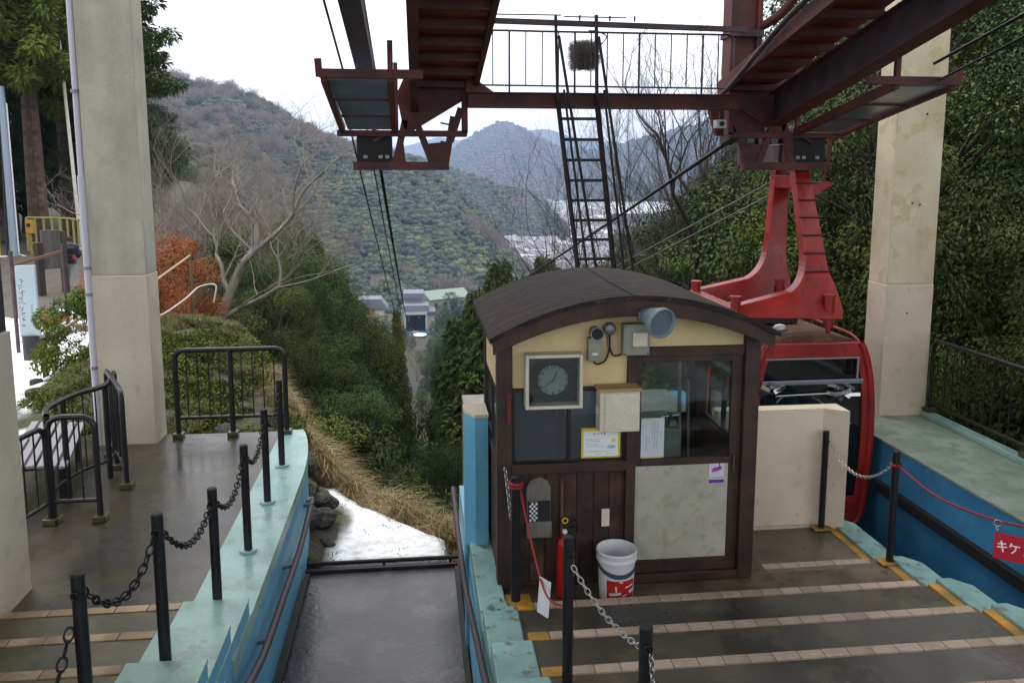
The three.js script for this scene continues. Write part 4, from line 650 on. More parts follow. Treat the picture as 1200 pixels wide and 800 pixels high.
{ // hanger: two plates, arms rising on the far side of the car, joined at the carriage
  const t = thing('gondola_hanger', 'red steel hanger frame rising from the gondola roof to the saddle', 'hanger', [0, 0, 0]);
  const sh = () => { const s = new THREE.Shape(); // in the x-y plane
    s.moveTo(3.68, 1.46); s.lineTo(4.98, 1.42); s.lineTo(5.02, 1.5); s.lineTo(5.0, 1.72); s.lineTo(4.92, 1.95); s.lineTo(4.82, 3.25); s.lineTo(4.65, 3.25); s.lineTo(4.66, 2.2); s.quadraticCurveTo(4.66, 1.82, 4.42, 1.71); s.lineTo(3.68, 1.56); s.closePath();
    const h = new THREE.Path(); h.moveTo(4.78, 1.52); h.lineTo(4.93, 1.52); h.lineTo(4.93, 1.62); h.lineTo(4.78, 1.62); h.closePath(); s.holes.push(h); return s; };
  const plate = (zb, zt, name) => { const g = new THREE.ExtrudeGeometry(sh(), { depth: 0.16, bevelEnabled: true, bevelSize: 0.008, bevelThickness: 0.008, bevelSegments: 1, curveSegments: 10 }); const p = g.attributes.position; for (let i = 0; i < p.count; i++) { p.setX(i, p.getX(i) + 0.2 * Math.max(0, (p.getY(i) - 1.7) / 1.55)); p.setZ(i, p.getZ(i) + mix(zb, zt, (p.getY(i) - 1.45) / 1.8)); } g.computeVertexNormals(); return obj(name, g, M.red, t); };
  const near = plate(-9.42, -10.56, 'side_plate'), far = plate(-10.85, -11.1, 'side_plate');
  for (let y = 1.95; y < 3.2; y += 0.21) obj('step_rung', cyl(V(4.62 + 0.2 * (y - 1.7) / 1.55, y, mix(-9.24, -10.38, (y - 1.45) / 1.8)), V(4.95 + 0.17 * (y - 1.7) / 1.55, y, mix(-9.24, -10.38, (y - 1.45) / 1.8)), 0.01, 0.01, 6), M.redSteel, near);
  obj('cross_beam', bb(3.62, 3.76, 1.47, 1.57, -10.75, -9.3, 0.01), M.red, t);
  obj('cross_beam', bb(4.82, 5.02, 2.92, 3.1, -11.05, -10.4, 0.02), M.red, t);
  for (const [x, z] of [[3.7, -9.32], [3.7, -10.72], [4.86, -9.32], [4.86, -10.72]]) obj('corner_pin', [cyl(V(x, 1.3, z), V(x, 1.68, z), 0.06, 0.06, 16), cyl(V(x, 1.68, z), V(x, 1.7, z), 0.075, 0.075, 16), cyl(V(x, 1.2, z), V(x, 1.3, z), 0.03)], M.red, t);
  obj('platform_plate', prism([[5.0, 2.78], [5.34, 2.98], [5.34, 3.01], [5.0, 3.01]], 0.4).translate(0, 0, -10.7), M.red, t);
  obj('carriage', [bb(4.7, 5.1, 3.22, 3.5, -12.0, -10.56, 0.02)], M.darkSteel, t);
  for (const z of [-10.75, -11.15, -11.55, -11.9]) obj('carriage_wheel', cyl(V(4.72, 3.6, z), V(5.08, 3.6, z), 0.13, 0.13, 20), M.rubber, t);
}
// ---------------------------------------------------------------- ground
const SHIFT = [[-60, 130], [-30, 110], [-20, 66], [-15, 38], [-9, 22], [-6.2, 13], [-3, 4.2], [-1.9, 1.4], [-1.2, 0.5], [-0.4, -0.6], [0.45, -1.5], [1, -2], [3, -1.5], [4.5, 1], [6, 5], [8, 12], [12, 24], [25, 50], [60, 80]];
const DROP = [[-200, -0.35], [-0.7, -0.5], [0, -0.72], [1, -1.7], [3, -4], [9, -9.5], [19, -16], [39, -25], [69, -34], [109, -41], [139, -44], [169, -48], [249, -56], [320, -61.5], [410, -66], [600, -74], [800, -75], [9000, -75]];
function H(x, z) {
  const s = -z, d = s - 11 - table(SHIFT, x) + (fbm(x * 0.2 + 50, s * 0.2, 3, 3) - 0.5) * 1.2 * smooth(10, 16, s);
  let h = table(DROP, d);
  h -= 0.62 * smooth(-1.9, mix(-1.0, -1.4, smooth(10, 11.5, s)), x) * (1 - smooth(2, 8, d));
  h += 0.95 * Math.exp(-(((x + 4.2) / 1.7) ** 2) - (((s - 14.6) / 3.2) ** 2)) * smooth(10.3, 11.6, s);
  h += 0.12 * clamp(-x - 10, 0, 50) * smooth(40, 90, s) * (1 - smooth(150, 260, s));
  h += smooth(6.4, 7.4, x) * (-1.2);
  h += 0.30 * clamp(x - 16, 0, 70) * smooth(0, 30, x - 16) * smooth(-20, 10, s) * (1 - smooth(120, 300, s));
  if (s < 8.55 && x > -1.9 && x < 6.9) h = Math.min(h, -2.6);
  if (s < 10.4 && x > 0.3 && x < 6.9) h = Math.min(h, -1.9);
  const rough = smooth(8.5, 12, s) + smooth(-5, -7, x);
  h += (fbm(x * 1.1, s * 1.1, 9, 4) - 0.5) * 0.28 * Math.min(1, rough) + (fbm(x * 0.12, s * 0.12, 12, 3) - 0.5) * 1.6 * smooth(2, 14, d);
  return h;
}
const onGround = (x, z, y = 0) => V(x, H(x, z) + y, z);
{
  const NX = 300, NZ = 340, pos = [], col = [], idx = [];
  const xs = []; for (let i = 0; i <= NX; i++) { const t = i / NX * 2 - 1; xs.push(-1 + Math.sinh(t * 6.6) * 2.3); }
  const ss = []; for (let j = 0; j <= NZ; j++) { const t = j / NZ; ss.push(-45 + 45 * Math.min(1, t / 0.1) + (t > 0.1 ? (t < 0.45 ? (t - 0.1) / 0.35 * 22 : 22 + Math.sinh((t - 0.45) / 0.55 * 6.2) * 13.5) : 0)); }
  const C = { gravel: [0.1, 0.085, 0.07], moss: [0.06, 0.07, 0.018], earth: [0.042, 0.035, 0.027], dry: [0.17, 0.125, 0.07], litter: [0.06, 0.05, 0.032], green: [0.03, 0.045, 0.02], snow: [0.95, 0.97, 1.0], road: [0.05, 0.048, 0.046] };
  for (let j = 0; j <= NZ; j++) for (let i = 0; i <= NX; i++) {
    const x = xs[i], s = ss[j], z = -s; let h = H(x, z);
    const n1 = fbm(x * 0.9, s * 0.9, 31, 4), n2 = fbm(x * 2.4, s * 2.4, 41, 3), d = s - 11 - table(SHIFT, x);
    let c = C.litter;
    c = lerp3(c, C.green, smooth(0.45, 0.6, n1));
    if (d < 1.5 && s < 44) c = lerp3(C.earth, C.moss, smooth(0.44, 0.6, n2));
    if (x < -6.5 && s > 19 && s < 44 && d < 0) c = lerp3(C.gravel, C.litter, smooth(0.5, 0.7, n1) * 0.6);
    // snow: channel mouth, ground left of the pillar
    let sn = 0;
    if (x > -1.7 && x < 0.9 && s < 12.6) sn = smooth(0.16, 0.26, n2 * 0.6 + 0.4 - smooth(-0.5, 0.7, d + (n1 - 0.5) * 1.2) * 0.6) * smooth(8.0, 8.3, s) * smooth(-1.12, -0.95, x + (n1 - 0.5) * 0.25 - 0.2 * smooth(9, 9.8, s) + 0.4 * smooth(9.9, 11.2, s));
    if (x < -5.2 && x > -14 && s > 8 && s < 24) sn = smooth(0.5, 0.53, n2 * 0.45 + n1 * 0.4 + 0.27 - smooth(17, 23, s) * 0.25 - smooth(-6.4, -5.2, x) * 0.2);
    if (sn > 0) { c = lerp3(c, C.snow, sn); h += sn * 0.05; }
    // lane in the valley
    const lx = -1.5 + Math.sin(s * 0.03) * 3; if (s > 105 && s < 215) c = lerp3(c, C.road, smooth(1.8, 1.3, Math.abs(x - lx)));
    pos.push(x, h, z); col.push(...c);
  }
  for (let j = 0; j < NZ; j++) for (let i = 0; i < NX; i++) { const a = j * (NX + 1) + i, b = a + NX + 1; idx.push(a, a + 1, b, b, a + 1, b + 1); }
  const g = new THREE.BufferGeometry(); g.setAttribute('position', new THREE.Float32BufferAttribute(pos, 3)); g.setAttribute('color', new THREE.Float32BufferAttribute(col, 3)); g.setIndex(idx); g.computeVertexNormals(); 
  const uv = new Float32Array(pos.length / 3 * 2); for (let i = 0; i < uv.length / 2; i++) { uv[2 * i] = pos[3 * i]; uv[2 * i + 1] = pos[3 * i + 2]; } g.setAttribute('uv', new THREE.BufferAttribute(uv, 2));
  const m = std({ vertexColors: true, roughness: 0.92, map: tex(512, 2.3, (u, v) => { const k = 0.78 + 0.34 * fbm(u * 16, v * 16, 71, 4, 16) + 0.1 * (hash2(u * 512 | 0, v * 512 | 0, 3) - 0.5); return [k * 262, k * 262, k * 260]; }), bumpMap: tex(512, 1.7, (u, v) => fbm(u * 24, v * 24, 73, 4, 24), false), bumpScale: 0.03 });
  const o = new THREE.Mesh(g, m); o.name = 'ground'; o.userData.kind = 'structure'; o.receiveShadow = o.castShadow = true; scene.add(o);
}
// ---------------------------------------------------------------- vegetation kit
function leafGeo(R, clumps, { len = 0.13, wid = 0.055, droop = 0.3, tones, up = 0.35, fold = 0.25, mask = null }) {
  let n = 0; for (const c of clumps) n += c.n; const pos = new Float32Array(n * 18), col = new Float32Array(n * 18); let k = 0;
  const d = V(0, 0, 0), t = V(0, 0, 0), w = V(0, 0, 0), p = V(0, 0, 0), nn = V(0, 0, 0);
  for (const c of clumps) for (let i = 0; i < c.n; i++) {
    do d.set(R() * 2 - 1, R() * 2 - 1, R() * 2 - 1); while (d.lengthSq() > 1 || d.lengthSq() < 0.02);
    const r = 0.45 + 0.55 * Math.sqrt(R()); d.normalize();
    p.set(c.x + d.x * c.r * r * (c.sx || 1), c.y + d.y * c.r * r * (c.sy || 0.7), c.z + d.z * c.r * r * (c.sx || 1));
    t.set(d.x + (R() - 0.5) * 1.1, d.y * 0.5 - droop + (R() - 0.5) * 0.8, d.z + (R() - 0.5) * 1.1).normalize();
    nn.set(d.x * 0.6 + (R() - 0.5), up + d.y * 0.6 + (R() - 0.5) * 0.8, d.z * 0.6 + (R() - 0.5)); w.crossVectors(t, nn).normalize(); nn.crossVectors(w, t).normalize();
    const L = len * (0.6 + 0.8 * R()) * (c.k || 1), W = wid * (0.6 + 0.8 * R()) * (c.k || 1), f = fold * W;
    const A = [p.x, p.y, p.z], B = [p.x + t.x * L * 0.5 + w.x * W + nn.x * f, p.y + t.y * L * 0.5 + w.y * W + nn.y * f, p.z + t.z * L * 0.5 + w.z * W + nn.z * f], D = [p.x + t.x * L * 0.5 - w.x * W + nn.x * f, p.y + t.y * L * 0.5 - w.y * W + nn.y * f, p.z + t.z * L * 0.5 - w.z * W + nn.z * f], E = [p.x + t.x * L, p.y + t.y * L - 0.15 * L, p.z + t.z * L];
    pos.set([...A, ...B, ...E, ...A, ...E, ...D], k * 18);
    const tn = tones[Math.min(tones.length - 1, (R() * 0.3 + (c.tone === undefined ? R() : c.tone) * 0.7) * tones.length | 0)], v = (0.8 + 0.4 * R()) * (c.b || 1);
    for (let q = 0; q < 6; q++) col.set([tn[0] * v, tn[1] * v, tn[2] * v], k * 18 + q * 3);
    k++;
  }
  const g = new THREE.BufferGeometry(); g.setAttribute('position', new THREE.BufferAttribute(pos, 3)); g.setAttribute('color', new THREE.BufferAttribute(col, 3)); g.computeVertexNormals(); return g;
}
const leafMat = new THREE.MeshPhysicalMaterial({ vertexColors: true, roughness: 0.6, side: THREE.DoubleSide, specularIntensity: 0.4 });
const leafTint = c => { const m = leafMat.clone(); m.color.set(c); return m; };
const barkMat = mottle(1.1, 0x4d453c, 0x2f2a25, { seed: 91, amt: 1, rough: 0.9, bump: 0.012, streak: 1 });
const paleBark = mottle(1.1, 0x8a857a, 0x55504a, { seed: 92, amt: 1, rough: 0.9, bump: 0.006, streak: 0.7, spots: 0x6c7052, spotAmt: 0.6 });
const twigMat = std({ color: 0x7c7269, roughness: 0.9 }), twigDark = std({ color: 0x3d3631, roughness: 0.9 }), cedarBark = mottle(1.2, 0x5b4a42, 0x33291f, { seed: 93, amt: 1, rough: 0.95, bump: 0.02, streak: 1.3 });
function limb(list, pts, r0, r1, seg = 6) { // tapered tube along points
  const c = new THREE.CatmullRomCurve3(pts), n = Math.max(2, pts.length * 2 - 1), v = [], idx = [];
  const T = V(0, 0, 0), a = V(0, 0, 0), b = V(0, 0, 0), P = V(0, 0, 0);
  for (let i = 0; i <= n; i++) { c.getPoint(i / n, P); c.getTangent(i / n, T); a.set(1, 0.13, 0.07).cross(T).normalize(); b.crossVectors(T, a); const r = mix(r0, r1, i / n); for (let j = 0; j < seg; j++) { const q = j / seg * 2 * PI; v.push(P.x + (a.x * Math.cos(q) + b.x * Math.sin(q)) * r, P.y + (a.y * Math.cos(q) + b.y * Math.sin(q)) * r, P.z + (a.z * Math.cos(q) + b.z * Math.sin(q)) * r); } }
  for (let i = 0; i < n; i++) for (let j = 0; j < seg; j++) { const A = i * seg + j, B = i * seg + (j + 1) % seg; idx.push(A, B, A + seg, B, B + seg, A + seg); }
  const g = new THREE.BufferGeometry(); g.setAttribute('position', new THREE.Float32BufferAttribute(v, 3)); g.setIndex(idx); g.computeVertexNormals(); g.setAttribute('uv', new THREE.Float32BufferAttribute(new Float32Array(v.length / 3 * 2), 2)); list.push(g);
}
const mk = (name, g, mat, parent) => { const m = new THREE.Mesh(g, mat); m.name = name; m.castShadow = m.receiveShadow = true; parent.add(m); return m; };
const proto = (stem) => { const g = new THREE.Group(); g.userData.stem = stem; return g; };
// broadleaf evergreen, unit height about h, crown radius R0
function broadleaf(seed, h, R0, { n = 14000, low = 0.22, len = 0.15, wid = 0.06, tones, clumps = 70, droop = 0.3, cr = 0.2 } = {}) {
  const R = rng(seed), g = proto('broadleaf_tree'), tr = [], cl = [];
  const top = V((R() - 0.5) * 0.6, h * 0.72, (R() - 0.5) * 0.6); limb(tr, [V(0, -0.6, 0), V((R() - 0.5) * 0.3, h * 0.25, (R() - 0.5) * 0.3), top], h * 0.022, h * 0.006, 8);
  for (let i = 0; i < clumps; i++) {
    const u = R(), a = R() * 2 * PI, y = mix(low, 0.98, Math.pow(u, 0.85)), prof = Math.sin(PI * clamp((y - low * 0.7) / (1.06 - low * 0.7))) ** 0.6, rr = R0 * prof * (0.45 + 0.55 * Math.sqrt(R())) * (0.85 + 0.3 * vnoise(a * 1.3, y * 5, seed));
    const c = { x: Math.cos(a) * rr, y: y * h, z: Math.sin(a) * rr, r: R0 * (cr + 0.8 * cr * R()), n: Math.round(n / clumps * (0.5 + R())), tone: R(), k: 0.75 + 0.5 * R(), b: 0.7 + 0.6 * R() }; cl.push(c);
    if (i % 3 === 0) limb(tr, [V(0, Math.max(0.1, y - 0.25) * h, 0), V(c.x * 0.5, (y - 0.1) * h, c.z * 0.5), V(c.x, c.y, c.z)], h * 0.008, h * 0.0015, 5);
  }
  mk('trunk', geo(tr), barkMat, g); mk('crown', leafGeo(R, cl, { len, wid, tones, droop, up: 0.7 }), leafMat, g); return g;
}
function cedar(seed, h, R0, { n = 130, tones, low = 0.12, per = 60, len = 0.42, wid = 0.07 } = {}) {
  const R = rng(seed), g = proto('cedar_tree'), tr = [], cl = [];
  limb(tr, [V(0, -0.6, 0), V(0, h * 0.5, 0), V(0, h * 0.98, 0)], h * 0.02, 0.02, 8);
  for (let i = 0; i < n; i++) { const y = mix(low, 0.99, (i + R()) / n), a = i * 2.399 + R() * 0.6, L = R0 * (Math.pow(1 - y, 0.75) * 1.05 + 0.05) * (0.7 + 0.45 * R()); const dx = Math.cos(a), dz = Math.sin(a);
    if (L > 0.4) limb(tr, [V(0, y * h, 0), V(dx * L * 0.55, y * h + L * 0.05, dz * L * 0.55), V(dx * L * 0.95, y * h + L * 0.12, dz * L * 0.95)], 0.03, 0.008, 4);
    const m = Math.max(1, Math.round(L / 0.55)); for (let q = 0; q < m; q++) { const k = m === 1 ? 0.7 : mix(0.35, 1, q / (m - 1)); cl.push({ x: dx * L * k + (R() - 0.5) * 0.3, y: y * h + L * 0.1 * k * k + (R() - 0.5) * 0.2, z: dz * L * k + (R() - 0.5) * 0.3, r: 0.34 + 0.16 * L / R0, sy: 0.75, n: Math.round(per * (0.7 + 0.6 * R())), tone: R() }); } }
  mk('trunk', geo(tr), cedarBark, g); mk('crown', leafGeo(R, cl, { len, wid, tones, droop: 0.25, up: 0.2 }), leafMat, g); return g;
}
function bareTree(seed, h, { spread = 0.6, depth = 6, thick = 0.02, lean = 0, low = 0.3, twist = 0.5, mat = paleBark, tmat = twigMat } = {}) {
  const R = rng(seed), g = proto('bare_tree'), tr = [], tw = [];
  const grow = (p, dir, L, r, dep) => {
    const pts = [p.clone()]; let d = dir.clone(), q = p.clone(); const m = 3;
    for (let i = 0; i < m; i++) { d.add(V((R() - 0.5) * twist, (R() - 0.35) * twist * 0.5, (R() - 0.5) * twist)).normalize(); q = q.clone().addScaledVector(d, L / m); pts.push(q); }
    limb(dep > depth - 3 ? tr : tw, pts, r, r * 0.62, dep > depth - 2 ? 7 : dep > 2 ? 4 : 3);
    if (dep <= 0) return;
    const nb = dep > depth - 1 ? 4 : dep > 1 ? 3 : 2 + (R() * 2 | 0);
    for (let i = 0; i < nb; i++) { const k = i === 0 ? 1 : 0.35 + 0.65 * R(); const bp = pts[0].clone().lerp(pts[3], k), b = pts[Math.min(3, Math.round(k * 3))]; const nd = d.clone().add(V((R() - 0.5) * 2 * spread * 1.3, (R() - 0.3) * spread, (R() - 0.5) * 2 * spread * 1.3)).normalize(); grow(b, nd, L * (0.58 + 0.28 * R()), r * (i === 0 ? 0.62 : 0.45), dep - 1); }
  };
  grow(V(0, -0.4, 0), V(lean, 1, 0).normalize(), h * low, h * thick, depth);
  mk('trunk', geo(tr), mat, g); mk('crown', geo(tw), tmat, g); return g;
}
const G = { deep: [[0.022, 0.046, 0.014], [0.036, 0.068, 0.02], [0.055, 0.092, 0.027], [0.08, 0.118, 0.036]], mid: [[0.035, 0.065, 0.024], [0.055, 0.09, 0.03], [0.078, 0.115, 0.034], [0.1, 0.135, 0.04]], yellow: [[0.06, 0.09, 0.016], [0.09, 0.12, 0.02], [0.12, 0.145, 0.024], [0.15, 0.165, 0.03]], cedar: [[0.026, 0.055, 0.014], [0.042, 0.08, 0.018], [0.062, 0.105, 0.022], [0.082, 0.125, 0.026]], cedarGold: [[0.045, 0.07, 0.012], [0.072, 0.1, 0.014], [0.1, 0.125, 0.017], [0.13, 0.145, 0.02]], rustc: [[0.2, 0.055, 0.016], [0.27, 0.08, 0.022], [0.32, 0.11, 0.035], [0.2, 0.09, 0.035]] };
const TREE = {
  broad: [broadleaf(101, 9, 3.4, { tones: G.deep, n: 70000, len: 0.064, wid: 0.023, clumps: 190, cr: 0.12 }), broadleaf(102, 10, 3.2, { tones: G.mid, n: 70000, low: 0.15, len: 0.06, wid: 0.023, clumps: 190, cr: 0.12 }), broadleaf(103, 8, 3.6, { tones: G.deep, n: 70000, droop: 0.6, len: 0.085, wid: 0.017, clumps: 190, cr: 0.12 })],
  small: [broadleaf(111, 3.2, 1.5, { tones: G.mid, n: 10000, low: 0.05, len: 0.075, wid: 0.028, clumps: 40 }), broadleaf(112, 3.0, 1.6, { tones: G.deep, n: 10000, low: 0.05, len: 0.075, wid: 0.028, clumps: 40 }), broadleaf(113, 3.2, 1.4, { tones: G.yellow, n: 10000, low: 0.05, len: 0.075, wid: 0.03, clumps: 36 })],
  cedar: [cedar(121, 14, 2.8, { tones: G.cedar }), cedar(122, 12, 2.5, { tones: G.cedarGold })],
  bigCedar: cedar(131, 26, 5.2, { tones: G.cedarGold, low: 0.3, n: 130, per: 90, len: 0.34, wid: 0.05 }),
  bare: [bareTree(141, 6.5, { spread: 1.0, depth: 7, thick: 0.016, low: 0.24, twist: 0.6, lean: 0.35 }), bareTree(142, 7.5, { spread: 0.75, depth: 7, thick: 0.012, low: 0.26 }), bareTree(143, 9, { spread: 0.6, depth: 7, thick: 0.012, low: 0.28, mat: barkMat, tmat: twigDark })],
};
for (const k of ['bare']) for (const g of TREE[k]) g.userData.stem = 'bare_tree';
TREE.small.forEach(g => g.userData.stem = 'evergreen_shrub');
const tints = [0xffffff, 0xcfdcc4, 0xfff0b8, 0xb4c6be, 0xf0f4d0].map(c => leafTint(c));
let treeRand = rng(900);
function plant(p, x, z, scale, label, group, { turn = treeRand() * 6.28, dy = 0, tint = null, cat = 'tree', mat = null } = {}) {
  const c = copyOf(p, [x, H(x, z) + dy, z], turn, scale, label, group); c.userData.category = cat; delete c.userData.stem;
  const m = mat || (tint === null ? tints[treeRand() * tints.length | 0] : tints[tint]);
  if (p.userData.stem !== 'bare_tree') c.children.forEach(q => { if (q.name === 'crown') q.material = m; });
  return c;
}

function plantTop(p, h0, x, s, yTop, cap, label, group, opt = {}) { if (!p.userData.tall) p.userData.tall = new THREE.Box3().setFromObject(p).max.y; const h = p.userData.tall, k = Math.max(0.25, (yTop - H(x, -s)) / h), w = Math.min(k, cap); const c = plant(p, x, -s, [w, k, w], label, group, opt); delete c.userData.tall; return c; }
// ---------------------------------------------------------------- trees in place
const BL = TREE.broad, SH = TREE.small, CD = TREE.cedar, BR = TREE.bare;
{ // tall cedars top left
  const gp = 'tall cedars at the upper left';
  plant(TREE.bigCedar, -17.4, -41, 0.95, 'tall dark cedar with a thick bare trunk behind the utility pole', gp, { tint: 0 });
  for (const [x, z, s] of [[-21, -46, 1], [-25, -40, 1], [-17.6, -45, 0.8], [-18.2, -50, 0.95], [-19, -54, 1.05], [-27, -52, 1.1], [-23, -62, 1.1]]) plant(TREE.bigCedar, x, z, s, 'tall cedar in the dark stand behind the left pillar', gp);
  for (const [x, z, s] of [[-22, -46, 1.0], [-18, -47, 0.9], [-27, -42, 1.1], [-24.5, -47, 1.2], [-15.4, -46, 0.9], [-31, -44, 1.2],[-22, -50, 1.2], [-18, -52, 1.1], [-26, -46, 1.2], [-30, -48, 1.3], [-20, -58, 1.2]]) plant(BL[2], x, z, s, 'dark undergrowth tree below the tall cedars', 'undergrowth below the cedars', { tint: 3 });
}
{ // bare trees on the left bank
  plant(BR[0], -5.1, -20, 1.45, 'leaning bare cherry tree with a mossy trunk on the left bank', undefined, { turn: 0.2 });
  const gp = 'bare trees on the left hillside';
  plant(BR[0], -4.7, -18.0, 0.7, 'low spreading bare tree beside the left pillar', undefined, { turn: 2.4 });
  for (const [k, x, s, y] of [[1, -6.8, 30, 5.7], [1, -8.8, 34, 5.8], [0, -6.9, 36, 4.9], [1, -7.3, 48, 4.8], [0, -5.9, 24, 3.8], [1, -5.9, 28, 3.7], [1, -6.9, 40, 3.2], [1, -7.5, 60, 2.9], [1, -7.6, 75, 2.1], [1, -9.2, 66, 4.1], [1, -12.1, 44, 5.7], [1, -12.6, 70, 7.2], [1, -13.5, 62, 7.0], [1, -8.3, 90, -0.4], [1, -11.9, 50, 5.6], [1, -9.6, 40, 6.2], [1, -10.4, 46, 6.5], [1, -10.8, 58, 6.8], [1, -13, 80, 7], [1, -15, 90, 8], [1, -10, 84, 3], [1, -8.6, 72, 3.4], [1, -9.9, 54, 4.4], [1, -7.6, 36, 4.2]]) plantTop(BR[k], k ? 8 : 6, x, s, y, 1.5, 'bare grey-brown tree on the left hillside', gp);
  const ge = 'evergreen trees on the slope below the left platform', hh = [9.3, 10.3, 8.3];
  for (const [k, x, s, y] of [[1, -6.3, 34, 1.5], [0, -5.0, 32, 1.2], [2, -8.4, 42, 0.6], [1, -3.8, 28, 0.7], [0, -3.5, 30, -0.2], [2, -5.7, 40, 0.2], [0, -3.0, 32, -1.2], [1, -2.9, 36, -2.7], [2, -2.3, 34, -3.6], [1, -4.4, 44, -3.2], [0, -6.6, 52, -2.0], [2, -9.2, 55, 0.0], [1, -3.9, 50, -5.5], [2, -3.7, 60, -9.0], [0, -4.8, 26, 1.4], [1, -3.7, 22, 0.3], [0, -2.9, 21, -0.6], [2, -2.4, 22, -1.7], [1, -1.8, 20, -1.9], [2, -3.8, 24, 0.8]]) plantTop(BL[k], hh[k], x, s, y, s < 26 ? 0.5 : 0.75, 'dense green broadleaf tree on the slope left of the cables', ge, { tint: [0, 2, 1, 4, 2][treeRand() * 5 | 0] });
  for (const [x, s, y] of [[-5.4, 36, 1.4], [-4.9, 38, 0.2], [-4.0, 42, -1.8], [-2.8, 110, -14.7]]) plantTop(CD[1], 12.3, x, s, y, 0.7, 'yellow-green cedar on the slope left of the cables', 'yellow-green cedars left of the cables', { tint: 2 });
  for (const [k, x, s, y] of [[2, -2.0, 16, -1.4], [1, -1.5, 16, -1.7], [0, -0.9, 17, -2.2], [1, -0.8, 14.6, -2.5], [0, -0.2, 15.2, -2.7], [2, 0.4, 14.0, -2.8], [1, 0.9, 13.2, -2.6], [0, 0.3, 16.4, -3.2]]) plantTop(SH[k], 3.3, x, s, y, 0.7, 'green shrub below the dry grass bank', 'shrubs below the dry grass', { cat: 'shrub' });
}
{ // valley floor and mid distance
  const gm = 'trees down in the valley', hh = [9.3, 10.3, 8.3];
  for (const [k, x, s, y] of [[1, 1.8, 46, -9.7], [0, 2.6, 85, -14.3], [1, 3.4, 120, -20.9], [2, 6.6, 150, -23.6], [0, 8.0, 140, -19.5], [0, -5.7, 120, -22.8], [2, -7.8, 150, -26.6], [1, -8.5, 200, -36.4], [0, -14.6, 240, -42.0], [0, 0.9, 30, -6.5], [2, 1.2, 26, -5.7], [0, 0.7, 26, -7.2], [2, 1.0, 22, -5.8], [1, 0.6, 24, -6.8]]) plantTop(BL[k], hh[k], x, s, y, 0.6, 'rounded green tree on the valley slope below the hut', gm);
  for (const [k, x, z, s, t] of [[0, 7, -122, 1.2, 3], [0, -9.5, -100, 1.2, 3], [1, -9, -118, 1.2, 0], [2, -11, -135, 1.2, 3], [0, -8.5, -150, 1.2, 1], [1, -10, -172, 1.3, 3], [0, 8, -148, 1.3, 0], [2, 11, -170, 1.3, 3], [1, 8.5, -196, 1.3, 1], [0, 12, -220, 1.3, 3], [0, 9, -250, 1.3, 0], [1, -8, -205, 1.2, 0], [2, -12, -235, 1.3, 3], [0, 11, -280, 1.3, 3], [1, -16, -190, 1.3, 1], [2, 16, -240, 1.4, 0], [0, -20, -260, 1.4, 3], [1, -26, -300, 1.2, 0], [0, 20, -300, 1.4, 3], [1, 17, -195, 1.3, 0], [0, 22, -210, 1.4, 3], [2, 15, -135, 1.3, 0], [1, -12, -285, 1.0, 0], [0, 11, -318, 1.0, 3], [0, -15, -215, 1.3, 1], [1, -18, -160, 1.3, 0], [0, -15, -115, 1.3, 3], [0, 5.5, -232, 1.1, 0], [1, -6.2, -262, 1.0, 3], [0, 6.5, -300, 0.9, 1], [2, 9.5, -345, 1.3, 0], [1, 14, -350, 1.4, 3]]) plant(BL[k], x, z, s, 'rounded green tree on the valley floor near the lower station', 'trees near the lower station', { tint: t });
  for (let i = 0; i < 26; i++) { const s = mix(175, 305, treeRand()), x = mix(-7, 7, treeRand()); if (Math.abs(x + 1.5 - Math.sin(s * 0.03) * 3) < 2 && s < 215) continue; plant(i % 3 ? BL[i % 2] : BR[1], x, -s, mix(0.4, 0.62, treeRand()), i % 3 ? 'small green tree on the slope in front of the lower station' : 'small bare tree on the slope in front of the lower station', i % 3 ? 'small trees before the lower station' : 'small bare trees before the lower station'); }
  const gc = 'cedars rising beyond the hut roof';
  for (const [x, s, y] of [[5.1, 52, -1.9], [5.7, 48, -2.6], [4.1, 56, -4.3], [9.3, 60, -2.5], [2.9, 62, -7.3], [3.6, 44, -4.6], [2.6, 46, -6.3], [4.6, 40, -3.0], [8.9, 66, -6.7], [12.4, 70, -7.4], [1.9, 50, -8.1], [13.8, 66, -6], [14.9, 62, -4.6], [2.5, 38, -5.9]]) plantTop(CD[0], 14.3, x, s, y, 1.0, 'pointed green cedar beyond the left side of the hut roof', gc, { tint: 2 });
  for (const [k, x, z, s] of [[1, 2.6, -84, 0.9], [1, 3.2, -92, 0.9], [1, 1.8, -100, 0.9], [0, 3, -110, 1.0], [1, 3.4, -76, 0.9], [1, 1.0, -60, 0.8], [1, -0.6, -76, 0.9], [1, 1.5, -68, 0.9], [1, 0.2, -90, 1.0], [0, 0.8, -50, 0.7], [1, -5.5, -84, 0.9], [0, -4.8, -96, 0.9], [1, 2.6, -128, 1.1], [1, 1.6, -150, 1.2], [1, -3.2, -170, 1.2], [0, 2.4, -180, 1.3], [1, -0.6, -215, 1.3], [1, 1.8, -240, 1.3], [1, -2.2, -245, 1.2], [1, 0.5, -262, 1.1], [1, -3.5, -275, 1.1], [1, 3.5, -270, 1.1]]) plant(BR[k], x, z, s, 'bare grey tree beside the lane down in the valley', 'bare trees beside the valley lane');
}
